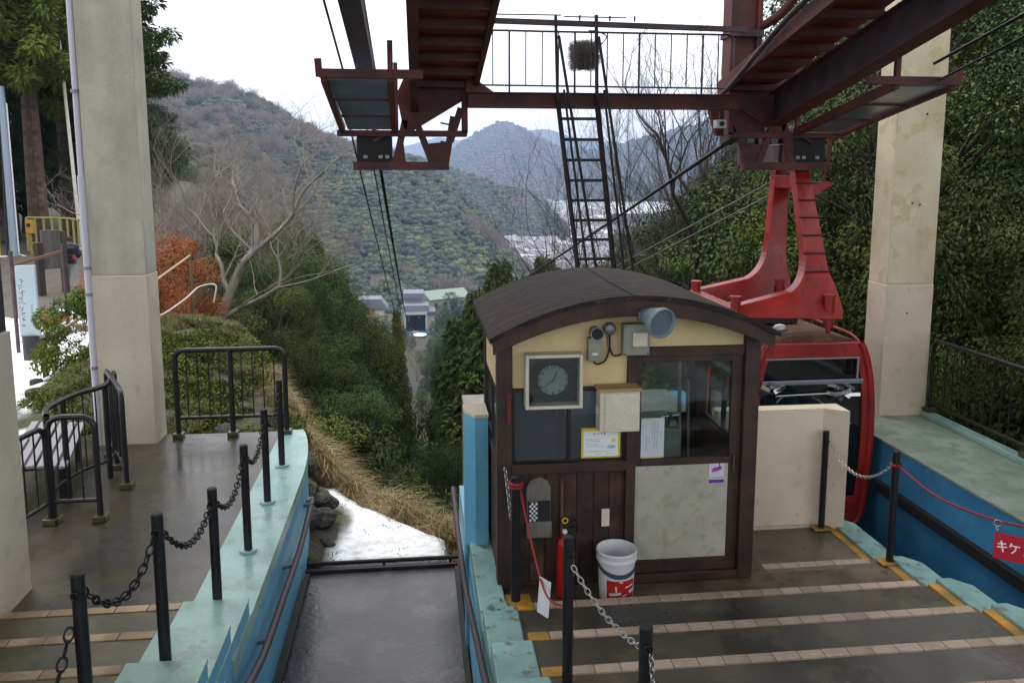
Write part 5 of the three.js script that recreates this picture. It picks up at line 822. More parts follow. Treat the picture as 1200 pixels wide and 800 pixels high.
{ // right hand wood
  const gr = 'evergreen trees of the wood on the right';
  for (const [k, x, z, s, t] of [[2, 9.2, -14, 0.9, 3], [0, 12, -12, 1.05, 0], [1, 10.5, -18, 1.1, 3], [2, 14.5, -15, 1.2, 0], [1, 13, -22, 1.3, 1], [0, 16.5, -20, 1.4, 3], [1, 17, -28, 1.5, 3], [2, 20, -23, 1.5, 3], [0, 20, -33, 1.7, 0], [0, 24, -30, 1.8, 3], [2, 15, -9.5, 1.1, 3], [0, 11.2, -8.6, 0.8, 0], [1, 18, -12, 1.4, 3], [0, 22, -15, 1.6, 1], [0, 26, -42, 1.9, 0], [2, 8.9, -9.6, 0.62, 3], [1, 10.2, -5.5, 0.8, 0], [0, 14, -5, 1.1, 3]]) plant(BL[k], x, z, s, 'dark glossy evergreen tree in the wood behind the right pillar', gr, { tint: t === 3 ? [0, 2, 4, 1][treeRand() * 4 | 0] : t });
  for (const [k, x, z, s] of [[0, 9.0, -12.2, 0.8], [1, 8.7, -9.8, 0.72], [2, 8.8, -8, 0.75], [1, 8.7, -6.4, 0.7], [2, 9.6, -10.6, 0.9], [2, 10.2, -13, 1.1], [2, 12, -15, 1.4], [2, 13.4, -18.5, 1.7], [2, 11.4, -10.4, 1.0], [2, 8.3, -13.5, 0.9], [1, 8.8, -4.6, 0.75], [2, 6.3, -14, 0.7], [0, 6.9, -16.5, 0.9], [1, 5.5, -17, 0.8], [2, 4.6, -15.5, 0.7], [0, 7.4, -21, 1.1], [2, 5.8, -21, 1], [1, 6.6, -25, 1.2], [2, 5.1, -26, 1.1], [0, 7.2, -30, 1.4], [1, 4.8, -32, 1.2], [2, 6, -37, 1.5]]) plant(SH[k], x, z, [s * 1.2, s * 1.5, s * 1.2], 'leafy evergreen shrub below the right ledge', 'shrubs below the right ledge', { cat: 'shrub' });
  for (const [x, s, y] of [[5.8, 19, 8.1], [6.8, 24, 7.5], [7.7, 22, 6.3], [7.2, 28, 6.3], [9.9, 30, 8.0], [9.6, 26, 7.6], [7.4, 34, 5.2]]) plantTop(BR[2], 9, x, s, y, 1.5, 'dark bare tree between the ladder and the red hanger', 'bare trees behind the footbridge');
  for (const [x, s, y] of [[9.5, 40, 3.2], [12.6, 45, 3.6], [9.1, 44, 1.8]]) plantTop(BR[1], 8, x, s, y, 1.6, 'pale bare tree behind the dark ones at the footbridge', 'pale bare trees behind the footbridge');
  for (const [x, z, s] of [[9.4, -13, 0.8], [11.2, -15.5, 1.0], [13, -12.5, 1.0], [10.2, -20, 1.1], [14.8, -19, 1.3], [12, -9.5, 0.9], [8.6, -16.5, 0.9]]) plant(BR[treeRand() < 0.5 ? 1 : 2], x, z, s, 'leafless tree standing among the evergreens on the right', 'leafless trees among the right hand evergreens');
  const hm = [9.3, 10.3, 8.3];
  for (const [k, x, s, y] of [[1, 10.2, 36, 0.8], [0, 10.1, 32, 1.3], [2, 11.8, 34, 1.9], [1, 11.3, 30, 2.5], [0, 11.0, 42, -0.8], [1, 11.0, 50, -2.3], [0, 7.8, 26, 0.9], [2, 11.0, 27, 3.7], [0, 8.7, 24, 1.6], [1, 8.2, 34, -0.9], [0, 9.1, 46, -3.0], [2, 13.1, 30, 4.7]]) plantTop(BL[k], hm[k], x, s, y, 0.8, 'leafy tree behind the bare ones between ladder and hanger', 'leafy trees behind the footbridge');
}
// ---------------------------------------------------------------- near planting on the left
{
  const R = rng(303);
  const rust = broadleaf(151, 2.2, 1.3, { tones: G.rustc, n: 22000, low: 0.02, len: 0.06, wid: 0.01, clumps: 44 });
  rust.userData.stem = 'rust_shrub';
  for (const [x, z, s] of [[-5.8, -18.0, 0.9], [-5.3, -16.8, 0.6], [-5.9, -19.6, 1.0], [-5.2, -18.9, 0.75]]) plant(rust, x, z, s, 'rust-orange winter shrub behind the left pillar', 'rust-orange shrubs on the bank', { cat: 'shrub', mat: leafMat });
  const az = broadleaf(152, 1.4, 0.85, { tones: G.yellow, n: 15000, low: 0.02, len: 0.045, wid: 0.018, clumps: 40 }); az.userData.stem = 'azalea_bush';
  plant(az, -5.35, -14.0, [0.85, 1.15, 0.85], 'rounded green azalea bush between the snow and the pillar', undefined, { dy: -0.5, cat: 'bush', mat: leafTint(0xe6f0c8) });
  // grasses: blades as instanced tufts
  const tuft = (seed, n, h, spread, lean, tones) => { const r = rng(seed), pos = [], col = []; for (let i = 0; i < n; i++) { const a = r() * 6.28, b = r() * spread, x = Math.cos(a) * b, z = Math.sin(a) * b, hh = h * (0.5 + 0.7 * r()), w = 0.0025 + 0.003 * r(), la = r() * 6.28, l = lean * (0.3 + r()); const dx = Math.cos(la) * l * hh + 0.25 * hh * lean, dz = Math.sin(la) * l * hh, px = -Math.sin(la) * w, pz = Math.cos(la) * w, t = tones[r() * tones.length | 0], v = 0.75 + 0.5 * r();
    const m = [x + dx * 0.4, hh * 0.72, z + dz * 0.4], e = [x + dx * 1.2, hh * (1 - 0.5 * l), z + dz * 1.2];
    pos.push(x - px, 0, z - pz, x + px, 0, z + pz, m[0] + px, m[1], m[2] + pz, x - px, 0, z - pz, m[0] + px, m[1], m[2] + pz, m[0] - px, m[1], m[2] - pz, m[0] - px, m[1], m[2] - pz, m[0] + px, m[1], m[2] + pz, ...e); for (let q = 0; q < 9; q++) col.push(t[0] * v, t[1] * v, t[2] * v); }
    const g = new THREE.BufferGeometry(); g.setAttribute('position', new THREE.Float32BufferAttribute(pos, 3)); g.setAttribute('color', new THREE.Float32BufferAttribute(col, 3)); g.computeVertexNormals(); return g; };
  const grassMat = std({ vertexColors: true, roughness: 0.85 });
  const scatter = (name, label, g, mat, n, place, cat = 'grass') => { const im = new THREE.InstancedMesh(g, mat, n), m = new THREE.Matrix4(), q = new THREE.Quaternion(), e = new THREE.Euler(); let k = 0, guard = 0; while (k < n && guard++ < n * 40) { const p = place(R); if (!p) continue; e.set(0, R() * 6.28, 0); q.setFromEuler(e); const s = p[2] * (0.7 + 0.6 * R()); m.compose(V(p[0], H(p[0], p[1]) - 0.02 + (p[3] || 0), p[1]), q, V(s, s, s)); im.setMatrixAt(k++, m); } im.count = k; im.name = name; im.castShadow = im.receiveShadow = true; im.userData.kind = 'stuff'; tag(im, label, cat); scene.add(im); return im; };
  const dry = [[0.3, 0.2, 0.1], [0.38, 0.27, 0.14], [0.24, 0.15, 0.075], [0.33, 0.25, 0.12], [0.2, 0.17, 0.06]];
  scatter('dry_grass', 'tan dry pampas grass along the top of the snowy slope', tuft(161, 90, 0.62, 0.18, 0.75, dry), grassMat, 1100, r => { const x = mix(-2.5, 1.3, r()), d = mix(-0.2, 2.4, r()), s = 11 + table(SHIFT, x) + d; if (x > -1.2 && d < 0.2) return null; return [x, -s, x < -1.6 ? 0.5 : 0.8]; });
  scatter('bank_grass', 'dry and mossy grass tufts on the left bank', tuft(162, 60, 0.3, 0.14, 0.6, [[0.15, 0.13, 0.04], [0.09, 0.11, 0.025], [0.2, 0.15, 0.06], [0.07, 0.09, 0.025]]), grassMat, 620, r => { const x = mix(-5.2, -1.8, r()), s = mix(10.6, 18.5, r()); const d = s - 11 - table(SHIFT, x); if (d > 0.6) return null; if (fbm(x * 0.8, s * 0.8, 77, 3) < 0.46) return null; return [x, -s, 0.7]; });
  const moss = (() => { const r = rng(163); const cl = []; for (let i = 0; i < 9; i++) cl.push({ x: (r() - 0.5) * 0.3, y: 0.03, z: (r() - 0.5) * 0.3, r: 0.08 + 0.05 * r(), sy: 0.5, n: 40, tone: r() }); return leafGeo(r, cl, { len: 0.045, wid: 0.016, tones: [[0.06, 0.085, 0.018], [0.09, 0.12, 0.022], [0.13, 0.155, 0.03], [0.05, 0.07, 0.02]], droop: -0.2 }); })();
  scatter('moss_cushions', 'green moss and fern cushions on the rocky bank', moss, leafMat, 1500, r => { const x = mix(-5.4, -1.7, r()), s = mix(10.4, 17, r()); if (s - 11 - table(SHIFT, x) > 0.3 || fbm(x * 1.3, s * 1.3, 78, 3) < 0.47) return null; return [x, -s, 0.9]; }, 'moss');
  const litter = tuft(164, 12, 0.06, 0.12, 1.4, [[0.09, 0.06, 0.03], [0.06, 0.045, 0.03], [0.14, 0.1, 0.05]]);
  scatter('leaf_litter', 'dark leaf litter scattered over the snow', litter, grassMat, 90, r => { const L = r() < 0.5; const x = L ? mix(-1.1, 0.6, r()) : mix(-12, -5.5, r()), s = L ? mix(8.6, 11.2, r()) : mix(9, 20, r()); return [x, -s, 0.8, 0.05]; }, 'litter');
  // rocks of the bank
  const rockM = mottle(0.9, 0x4b4842, 0x2c2a27, { seed: 95, amt: 1, rough: 0.9, bump: 0.02, spots: 0x565c30, spotAmt: 0.55 });
  for (let i = 0; i < 18; i++) { const lo = i < 8, x = lo ? mix(-2.0, -1.35, R()) : mix(-4.6, -2.0, R()), s = lo ? mix(9.9, 11.4, R()) : mix(10.8, 14.5, R()); const g = new THREE.IcosahedronGeometry(1, 2), p = g.attributes.position; for (let k = 0; k < p.count; k++) { const f = 0.75 + 0.5 * fbm(p.getX(k) * 1.6 + i * 9, p.getY(k) * 1.6 + p.getZ(k) * 1.3, 5, 3); p.setXYZ(k, p.getX(k) * f, p.getY(k) * f, p.getZ(k) * f); } g.computeVertexNormals(); const sc = mix(0.1, 0.22, R()); g.scale(sc * 1.3, sc * 0.8, sc).rotateY(R() * 6); const o = obj('bank_rock', g, rockM); const q = onGround(x, -s); o.position.set(q.x, q.y - 0.02, q.z); tag(o, 'mossy grey rock in the bank at the left platform', 'rock', 'rocks of the left bank'); }
  for (const [x, z, sc, q] of [[-1.25, -9.75, 0.17, 2.4], [-1.33, -10.3, 0.2, 4], [-1.42, -9.4, 0.18, 5.2], [-1.1, -9.3, 0.08, 0.9]]) { const g = new THREE.IcosahedronGeometry(1, 4), p = g.attributes.position; for (let k = 0; k < p.count; k++) { const f = 0.7 + 0.6 * fbm(p.getX(k) * 1.7 + q * 9, p.getY(k) * 1.7 + p.getZ(k) * 1.4, 6, 5); p.setXYZ(k, p.getX(k) * f, p.getY(k) * f, p.getZ(k) * f); } g.computeVertexNormals(); g.scale(sc * 1.0, sc * 0.7, sc * 1.6).rotateY(q); const o = obj('bank_rock', g, rockM), r = onGround(x, z); o.position.set(r.x, r.y + 0.0, r.z); tag(o, 'dark rock at the foot of the bank beside the snow', 'rock', 'dark rocks beside the snow'); }
  // flat stones in the snow
  for (const [x, z, r] of [[-5.9, -11.6, 0.28], [-6.9, -12.2, 0.22], [-5.6, -12.6, 0.16], [-6.3, -10.6, 0.3], [-7.4, -14.4, 0.2], [-6.0, -13.6, 0.14]]) { const g = new THREE.CylinderGeometry(1, 1.05, 0.08, 9).scale(r, 1, r * 0.7), o = obj('stepping_stone', g, rockM); const q = onGround(x, z); o.position.set(q.x, q.y + 0.07, q.z); o.rotation.y = x * 7; tag(o, 'flat dark stepping stone in the snow left of the pillar', 'stone', 'stepping stones in the snow'); }
  // white bent pipes on the bank
  { const t = thing('bank_pipe', 'thin white bent pipe running down the mossy bank', 'pipe'); obj('pipe', pipe([onGround(-4.55, -14.2, 0.35), onGround(-4.4, -14.8, 0.3), onGround(-4.2, -15.6, 0.45), onGround(-4.05, -16, 0.75), onGround(-3.75, -16, 0.85), onGround(-3.8, -16, 0.5)], 0.016, 6, 0.4, 40), plain(0xb9b6b0, 0.5), t);
    const b = thing('bamboo_rail', 'pale bamboo pole propped on the bank above the pipe', 'pole'); obj('pole', cyl(onGround(-5.0, -14.0, 0.55), onGround(-4.6, -17.6, 1.6), 0.028, 0.025, 8), plain(0x9c8468, 0.7), b); obj('prop', cyl(onGround(-4.6, -17.6, 0), onGround(-4.6, -17.6, 1.65), 0.03, 0.03, 8), plain(0x6a5a40, 0.8), b); obj('tie', new THREE.TorusGeometry(0.05, 0.012, 6, 12).translate(-4.6, onGround(-4.6, -17.6).y + 1.55, -17.6), M.rubber, b); }
  { const t = thing('garden_rail', 'pale bamboo rail on a dark stub post by the azalea', 'rail'); const a = onGround(-6.1, -14.2), b = onGround(-5.3, -15.0); obj('stub_post', cyl(a, a.clone().add(V(0, 0.7, 0)), 0.05, 0.05, 10), plain(0x241f1b, 0.8), t); obj('rail', cyl(a.clone().add(V(0, 0.62, 0)), b.clone().add(V(0, 0.8, 0)), 0.03, 0.03, 8), plain(0xa8a58c, 0.6), t); }
  // sign bollard
  { const p = onGround(-7.35, -16.6), t = thing('sign_bollard', 'slim pale blue sign pillar with vertical writing on a black foot', 'sign', [p.x, p.y, p.z], 0.15);
    obj('foot', cyl(V(0, 0, 0), V(0, 0.5, 0), 0.15, 0.15, 20), plain(0x14151a, 0.5), t);
    obj('panel', bb(-0.17, 0.17, 0.5, 1.85, -0.05, 0.05, 0.01), plain(0x98a6ae, 0.5), t);
    const m = canvasMat(96, 384, k => { k.fillStyle = '#98a6ae'; k.fillRect(0, 0, 96, 384); const r = rng(31); k.strokeStyle = '#2c3440'; for (let i = 0; i < 9; i++) { k.lineWidth = 3; for (let j = 0; j < 6; j++) { k.beginPath(); const x = 8 + r() * 22, y = 60 + i * 32 + r() * 24; k.moveTo(x, y); r() < 0.5 ? k.lineTo(x + 16 * r(), y) : k.lineTo(x, y + 16 * r()); k.stroke(); } } for (let i = 0; i < 8; i++) { k.lineWidth = 1; k.strokeRect(66, 210 + i * 14, 6, 8); } });
    obj('lettering', new THREE.PlaneGeometry(0.32, 1.3).translate(0, 1.17, 0.0515), m, t, true); }
  { const p = onGround(-8.05, -17.6), t = thing('rope_stake', 'thin grey metal stake with a wooden crossbar in the snow', 'stake', [p.x, p.y, p.z]); obj('stake', cyl(V(0, 0, 0), V(0, 2.1, 0), 0.04, 0.04, 8), M.darkSteel, t); obj('crossbar', bar(V(0, 1.8, 0), V(0.35, 1.95, -1.6), 0.03, 0.06), plain(0x6a4c36, 0.8), t); obj('far_stake', cyl(V(0.35, 0, -1.6), V(0.35, 2.1, -1.6), 0.04, 0.04, 8), M.darkSteel, t); }
  for (const [x, z, s] of [[-8.9, -20.4, 1], [-8.75, -19.8, 0.9], [-8.6, -21, 0.8]]) { const p = onGround(x, z); const t = thing('wood_bundle', 'orange-brown bundle of split wood near the stake', 'bundle', [p.x, p.y, p.z], x * 3, 'wood bundles near the stake'); for (let i = 0; i < 6; i++) obj('log', cyl(V(-0.22 * s, 0.07 + 0.12 * (i / 3 | 0), (i % 3 - 1) * 0.13), V(0.22 * s, 0.07 + 0.12 * (i / 3 | 0), (i % 3 - 1) * 0.13), 0.06, 0.06, 8), plain(0xa86a3c, 0.8), t); }
  { const p = onGround(-10.75, -26.2), t = thing('wooden_board', 'weathered dark wooden notice board on two posts by the path', 'notice board', [p.x, p.y, p.z], 0.9); obj('post', bb(-0.55, -0.37, 0, 1.55, -0.1, 0.1, 0.01), plain(0x2c2623, 0.8), t); obj('post', bb(0.2, 0.34, 0, 1.85, -0.1, 0.1, 0.01), plain(0x3a3430, 0.8), t); obj('board', bb(-0.37, 0.2, 0.75, 1.9, -0.05, 0.05, 0.01), mottle(1, 0x55524e, 0x3a3734, { seed: 97, n: 128, streak: 1 }), t); }
  { const p = onGround(-17.3, -38.2), t = thing('utility_pole', 'grey steel utility pole with a thin cable at the far left', 'pole', [p.x, p.y, p.z]); obj('shaft', cyl(V(0, 0, 0), V(0, 7.2, 0), 0.17, 0.13, 14), plain(0x8494a2, 0.5), t); obj('cable_cover', pipe([V(0.5, 0.02, 0.1), V(0.25, 0.1, 0.1), V(0.2, 0.5, 0.05), V(0.17, 6.5, 0)], 0.03, 6), M.white, t); obj('step_bolt', [1.2, 2.4, 3.6, 4.8].map(y => cyl(V(-0.2, y, 0), V(0.2, y, 0), 0.015, 0.015, 6)), M.galv, t); obj('side_pole', cyl(V(-0.3, 0, 0), V(-0.12, 6.0, 0), 0.05, 0.04, 8), plain(0x2c2b30, 0.7), t); }
  { const p = onGround(-17.6, -37.6), t = thing('marker_pole', 'slanted yellow and white guy wire guard beside the utility pole', 'marker', [p.x, p.y, p.z]); obj('yellow_sleeve', cyl(V(-0.1, 0, 0), V(0.0, 2.2, 0), 0.09, 0.09, 10), plain(0xd8c02c, 0.5), t); obj('white_rod', cyl(V(0, 2.2, 0), V(0.1, 4.6, 0), 0.045, 0.045, 8), M.white, t); obj('foot_plate', bb(-0.45, 0.25, 0, 0.05, -0.1, 0.1, 0.01), M.white, t); }
  { const p = onGround(-15.6, -41), t = thing('flag_pole', 'tall thin white pole before the dark cedars', 'pole', [p.x, p.y, p.z]); obj('shaft', cyl(V(0, 0, 0), V(-0.35, 10.6, 0), 0.09, 0.06, 10), plain(0xcdc9be, 0.5), t); obj('finial', new THREE.SphereGeometry(0.1, 10, 8).translate(-0.36, 10.65, 0), M.white, t); }
  { const t = thing('yellow_fence', 'yellow-green steel guard fence along the path under the cedars', 'fence'); const pts = [[-17.4, -39.8], [-15.6, -39.6], [-14.4, -38.6], [-13.2, -37], [-12.2, -35.4]].map(([x, z]) => onGround(x, z)); const m = plain(0x8c8850, 0.6), c = new THREE.CatmullRomCurve3(pts); const L = y => pts.map(p => p.clone().setY(p.y + y)); obj('top_rail', pipe(L(1.5), 0.05, 6, 0.5, 40), m, t); obj('bottom_rail', pipe(L(0.35), 0.05, 6, 0.5, 40), m, t); for (let i = 0; i <= 20; i++) { const p = c.getPointAt(i / 20); obj('picket', cyl(p.clone().setY(p.y - (i % 4 ? -0.35 : 0)), p.clone().setY(p.y + 1.5), i % 4 ? 0.05 : 0.07, i % 4 ? 0.05 : 0.07, 6), m, t); } }
  { const p = onGround(-16.9, -38.9), t = thing('post_box', 'small yellow box on a stand beside the fence', 'box', [p.x, p.y, p.z]); obj('stand', cyl(V(0, 0, 0), V(0, 1.0, 0), 0.05, 0.05, 8), plain(0x8f8030, 0.6), t); obj('housing', bb(-0.15, 0.15, 0.95, 1.55, -0.12, 0.12, 0.03), plain(0xb0862a, 0.5), t); obj('window', bb(-0.08, 0.08, 1.25, 1.4, 0.12, 0.14, 0.01), M.rubber, t); }
}
// ---------------------------------------------------------------- far country
const crownGeo = (() => { const R = rng(500), cl = [], solid = []; const put = (x, y, z, r) => { const c = new THREE.IcosahedronGeometry(r, 1), p = c.attributes.position; for (let i = 0; i < p.count; i++) { const f = 0.8 + 0.45 * fbm(p.getX(i) * 5 + x * 9, p.getY(i) * 5 + p.getZ(i) * 4, 3, 2); p.setXYZ(i, p.getX(i) * f + x, p.getY(i) * f * 0.85 + y, p.getZ(i) * f + z); } const k = 0.75 + 0.3 * R(); c.setAttribute('color', new THREE.BufferAttribute(new Float32Array(p.count * 3).fill(k), 3)); c.computeVertexNormals(); c.deleteAttribute('uv'); solid.push(c); cl.push({ x, y, z, r: r * 1.12, n: 34, sy: 0.85, tone: R() }); };
  put(0, 0.45, 0, 0.62); for (let i = 0; i < 6; i++) { const a = i * 1.05 + R() * 0.5; put(Math.cos(a) * 0.6, 0.28 + 0.2 * R(), Math.sin(a) * 0.6, 0.34 + 0.1 * R()); } for (let i = 0; i < 4; i++) { const a = i * 1.57 + R(); put(Math.cos(a) * 0.32, 0.75 + 0.18 * R(), Math.sin(a) * 0.32, 0.3 + 0.1 * R()); }
  return mergeGeometries([leafGeo(R, cl, { len: 0.13, wid: 0.055, tones: [[0.75, 0.75, 0.75], [0.95, 0.95, 0.95], [1.15, 1.15, 1.15]], droop: 0.1, up: 0.5 }), ...solid]); })();
const twigGeo = (() => { const R = rng(510), l = []; for (let i = 0; i < 110; i++) { const a = R() * 6.28, e = 0.25 + R() * 1.2, d = V(Math.cos(a) * Math.cos(e), Math.sin(e), Math.sin(a) * Math.cos(e)), b = V((R() - 0.5) * 0.3, R() * 0.5, (R() - 0.5) * 0.3); l.push(bar(b, b.clone().addScaledVector(d, 0.4 + 0.6 * R()), 0.018, 0.018)); } for (let i = 0; i < 160; i++) { const a = R() * 6.28, y = 0.35 + R() * 0.8, r = 0.75 * Math.sqrt(R()), b = V(Math.cos(a) * r, y, Math.sin(a) * r); l.push(bar(b, b.clone().add(V((R() - 0.5) * 0.3, 0.1 + R() * 0.3, (R() - 0.5) * 0.3)), 0.009, 0.009)); } return geo(l); })();
const farLeaf = std({ vertexColors: true, roughness: 0.75 }), farTwig = std({ color: 0xffffff, roughness: 0.95 });
function hill(name, D, tab, wn, wf, base, { nx = 160, nz = 70, rough = 8, seed = 1, col, col2 } = {}) {
  const x0 = tab[0][0], x1 = tab[tab.length - 1][0];
  const F = (x, z) => { const y = table(tab, x), k = (-z - D) / (-z < D ? -wn : wf), pr = clamp(1 - k); const sh = pr * pr * (3 - 2 * pr) * 0.45 + pr * 0.55; return base + Math.max(0, y - base) * sh * (1 + 0) + (fbm(x / (rough * 6), -z / (rough * 6), seed, 4) - 0.5) * rough * sh * (1 - 0.75 * smooth(0.75, 1, pr)); };
  const pos = [], colr = [], idx = [];
  for (let j = 0; j <= nz; j++) for (let i = 0; i <= nx; i++) { const x = mix(x0, x1, i / nx), z = -mix(D - wn, D + wf, j / nz); pos.push(x, F(x, z), z); colr.push(...lerp3(col, col2, smooth(0.4, 0.62, fbm(x / (rough * 4), -z / (rough * 4), seed + 3, 4)))); }
  for (let j = 0; j < nz; j++) for (let i = 0; i < nx; i++) { const a = j * (nx + 1) + i, b = a + nx + 1; idx.push(a, a + 1, b, b, a + 1, b + 1); }
  const g = new THREE.BufferGeometry(); g.setAttribute('position', new THREE.Float32BufferAttribute(pos, 3)); g.setAttribute('color', new THREE.Float32BufferAttribute(colr, 3)); g.setIndex(idx); g.computeVertexNormals();
  const m = new THREE.Mesh(g, std({ vertexColors: true, roughness: 1 })); m.name = name; m.userData.kind = 'structure'; m.castShadow = m.receiveShadow = true; scene.add(m); F.x0 = x0; F.x1 = x1; return F;
}
function wood(name, label, gm, mat, list) { // list of [x, y, z, s, color]
  const im = new THREE.InstancedMesh(gm, mat, list.length), m = new THREE.Matrix4(), q = new THREE.Quaternion(), R = rng(list.length), c = new THREE.Color();
  list.forEach(([x, y, z, s, k], i) => { q.setFromAxisAngle(V(0, 1, 0), R() * 6.28); m.compose(V(x, y, z), q, V(s * (0.85 + 0.3 * R()), s * (0.85 + 0.45 * R()), s * (0.85 + 0.3 * R()))); im.setMatrixAt(i, m); im.setColorAt(i, c.setRGB(...k)); });
  im.name = name; im.userData.kind = 'stuff'; tag(im, label, 'wood'); im.castShadow = im.receiveShadow = true; scene.add(im);
}
const F1 = hill('near_hill', 620, [[-542.5, 74.0], [-359.1, 81.7], [-224.8, 76.6], [-160.2, 63.7], [-134.3, 59.8], [-111.1, 52.0], [-85.2, 36.5], [-53.0, 21.0], [-22.0, 15.9], [7.8, 4.2], [32.3, -12.5], [53.0, -35.8], [65.9, -57.8], [74.9, -68], [96.9, -80]], 260, 220, -72, { rough: 14, seed: 21, col: [0.035, 0.05, 0.028], col2: [0.07, 0.062, 0.048] });
const F2 = hill('middle_hill', 1150, [[-500, 90], [-153, 52], [-8, 22], [67, -4], [112, -20], [146, -27], [167, -38], [176, -56], [184, -80], [205, -90]], 330, 300, -80, { rough: 18, seed: 23, col: [0.035, 0.045, 0.025], col2: [0.05, 0.05, 0.035] });
const F3 = hill('far_hill', 3000, [[-1600, 60], [-547, 33], [-170, 4], [-21, 28], [99, 52], [190, 110], [266, 152], [311, 166], [357, 153], [418, 116], [511, 76], [651, 68], [808, 108], [966, 150], [1286, 215], [1952, 250], [2800, 240]], 1000, 800, -85, { rough: 40, seed: 25, nx: 260, col: [0.035, 0.045, 0.03], col2: [0.06, 0.055, 0.045] });
hill('distant_range', 5200, [[-4000, 150], [-1437, 104], [-445, 132], [-87, 148], [147, 211], [303, 186], [434, 160], [645, 255], [805, 266], [966, 215], [1401, 164], [2813, 196], [5000, 220]], 700, 900, -90, { rough: 60, seed: 27, nx: 200, col: [0.05, 0.055, 0.04], col2: [0.07, 0.07, 0.06] });
{
  const R = rng(611), leaf = [], twig = [];
  const green = [[0.03, 0.05, 0.028], [0.04, 0.063, 0.032], [0.052, 0.074, 0.034], [0.036, 0.052, 0.034], [0.064, 0.084, 0.036], [0.088, 0.098, 0.036]];
  for (let x = -420; x < 80; x += 6.8) for (let s = 362; s < 680; s += 6.8) {
    const a = x + (R() - 0.5) * 6, b = s + (R() - 0.5) * 6, y = F1(a, -b); if (y < -69) continue;
    if (a / b < -0.75) continue;
    const bare = fbm(a / 45, b / 60, 88, 3) + 0.34 * smooth(-30, -120, a) - 0.1 + (R() - 0.5) * 0.25 > 0.52;
    if (bare) { if (R() < 0.85) { const v = 0.8 + R() * 0.5; twig.push([a, y - 0.5, -b, 4.6 + 2.4 * R(), [0.19 * v, 0.155 * v, 0.135 * v]]); } if (R() < 0.45) continue; }
    const g = green[Math.min(5, R() * 4.2 + (fbm(a / 30, b / 30, 89, 2) > 0.6 ? 2 : 0) | 0)], v = 0.75 + 0.5 * R(); leaf.push([a, y - 1.5, -b, 3.4 + 3.4 * R() * R(), [g[0] * v, g[1] * v, g[2] * v]]);
  }
  wood('hill_wood', 'dense evergreen wood covering the near hill left of the town', crownGeo, farLeaf, leaf);
  wood('bare_wood', 'grey-brown leafless wood on the near hill', twigGeo, farTwig, twig);
  const l2 = []; for (let x = -220; x < 190; x += 8) for (let s = 830; s < 1250; s += 9) { const a = x + (R() - 0.5) * 8, b = s + (R() - 0.5) * 8, y = F2(a, -b); if (y < -74) continue; const br = fbm(a / 40, b / 50, 90, 3) > 0.6, g = br ? [0.075, 0.06, 0.045] : green[R() * 5 | 0], v = 0.75 + 0.5 * R(); l2.push([a, y - 2, -b, 5 + 3 * R(), [g[0] * v, g[1] * v, g[2] * v]]); }
  wood('middle_wood', 'hazy wood on the second hill beside the town', crownGeo, farLeaf, l2);
  const l3 = []; for (let x = -300; x < 1700; x += 19) for (let s = 2050; s < 3080; s += 24) { const a = x + (R() - 0.5) * 18, b = s + (R() - 0.5) * 22, y = F3(a, -b); if (y < -72) continue; const br = fbm(a / 120, b / 140, 91, 3) > 0.5, g = br ? [0.085, 0.07, 0.055] : green[R() * 5 | 0], v = 0.8 + 0.4 * R(); l3.push([a, y - 4, -b, 12 + 6 * R(), [g[0] * v, g[1] * v, g[2] * v]]); }
  wood('far_wood', 'blue hazy woods on the far pointed mountain', crownGeo, farLeaf, l3);
  const lv = []; for (let i = 0; i < 1500; i++) { const s = mix(110, 640, R()), x = mix(-0.32, 0.42, R()) * s * 1.05 + 4; if (s > 570 && x / s > 0.09 && x / s < 0.3) continue; if (Math.abs(x + 1) < mix(15, 22, (s - 110) / 220) && s < 400) continue; const y = Math.max(H(x, -s), F1(x, -s)); const g = green[R() * 6 | 0], v = 0.75 + 0.5 * R(); lv.push([x, y - 1, -s, 3.4 + 2.4 * R(), [g[0] * v, g[1] * v, g[2] * v]]); }
  wood('valley_wood', 'green wood filling the valley behind the lower station', crownGeo, farLeaf, lv);
}
{ // snowy fields beyond the town
  const s = new THREE.Shape(); [[240, 1500], [430, 1500], [900, 2400], [1500, 4300], [700, 4300], [430, 2500]].forEach(([x, y], i) => i ? s.lineTo(x, y) : s.moveTo(x, y)); s.closePath();
  const g = new THREE.ShapeGeometry(s).rotateX(-PI / 2); const o = struct('snow_field', g, plain(0xdde3ea, 0.9)); o.position.y = -74.2;
}
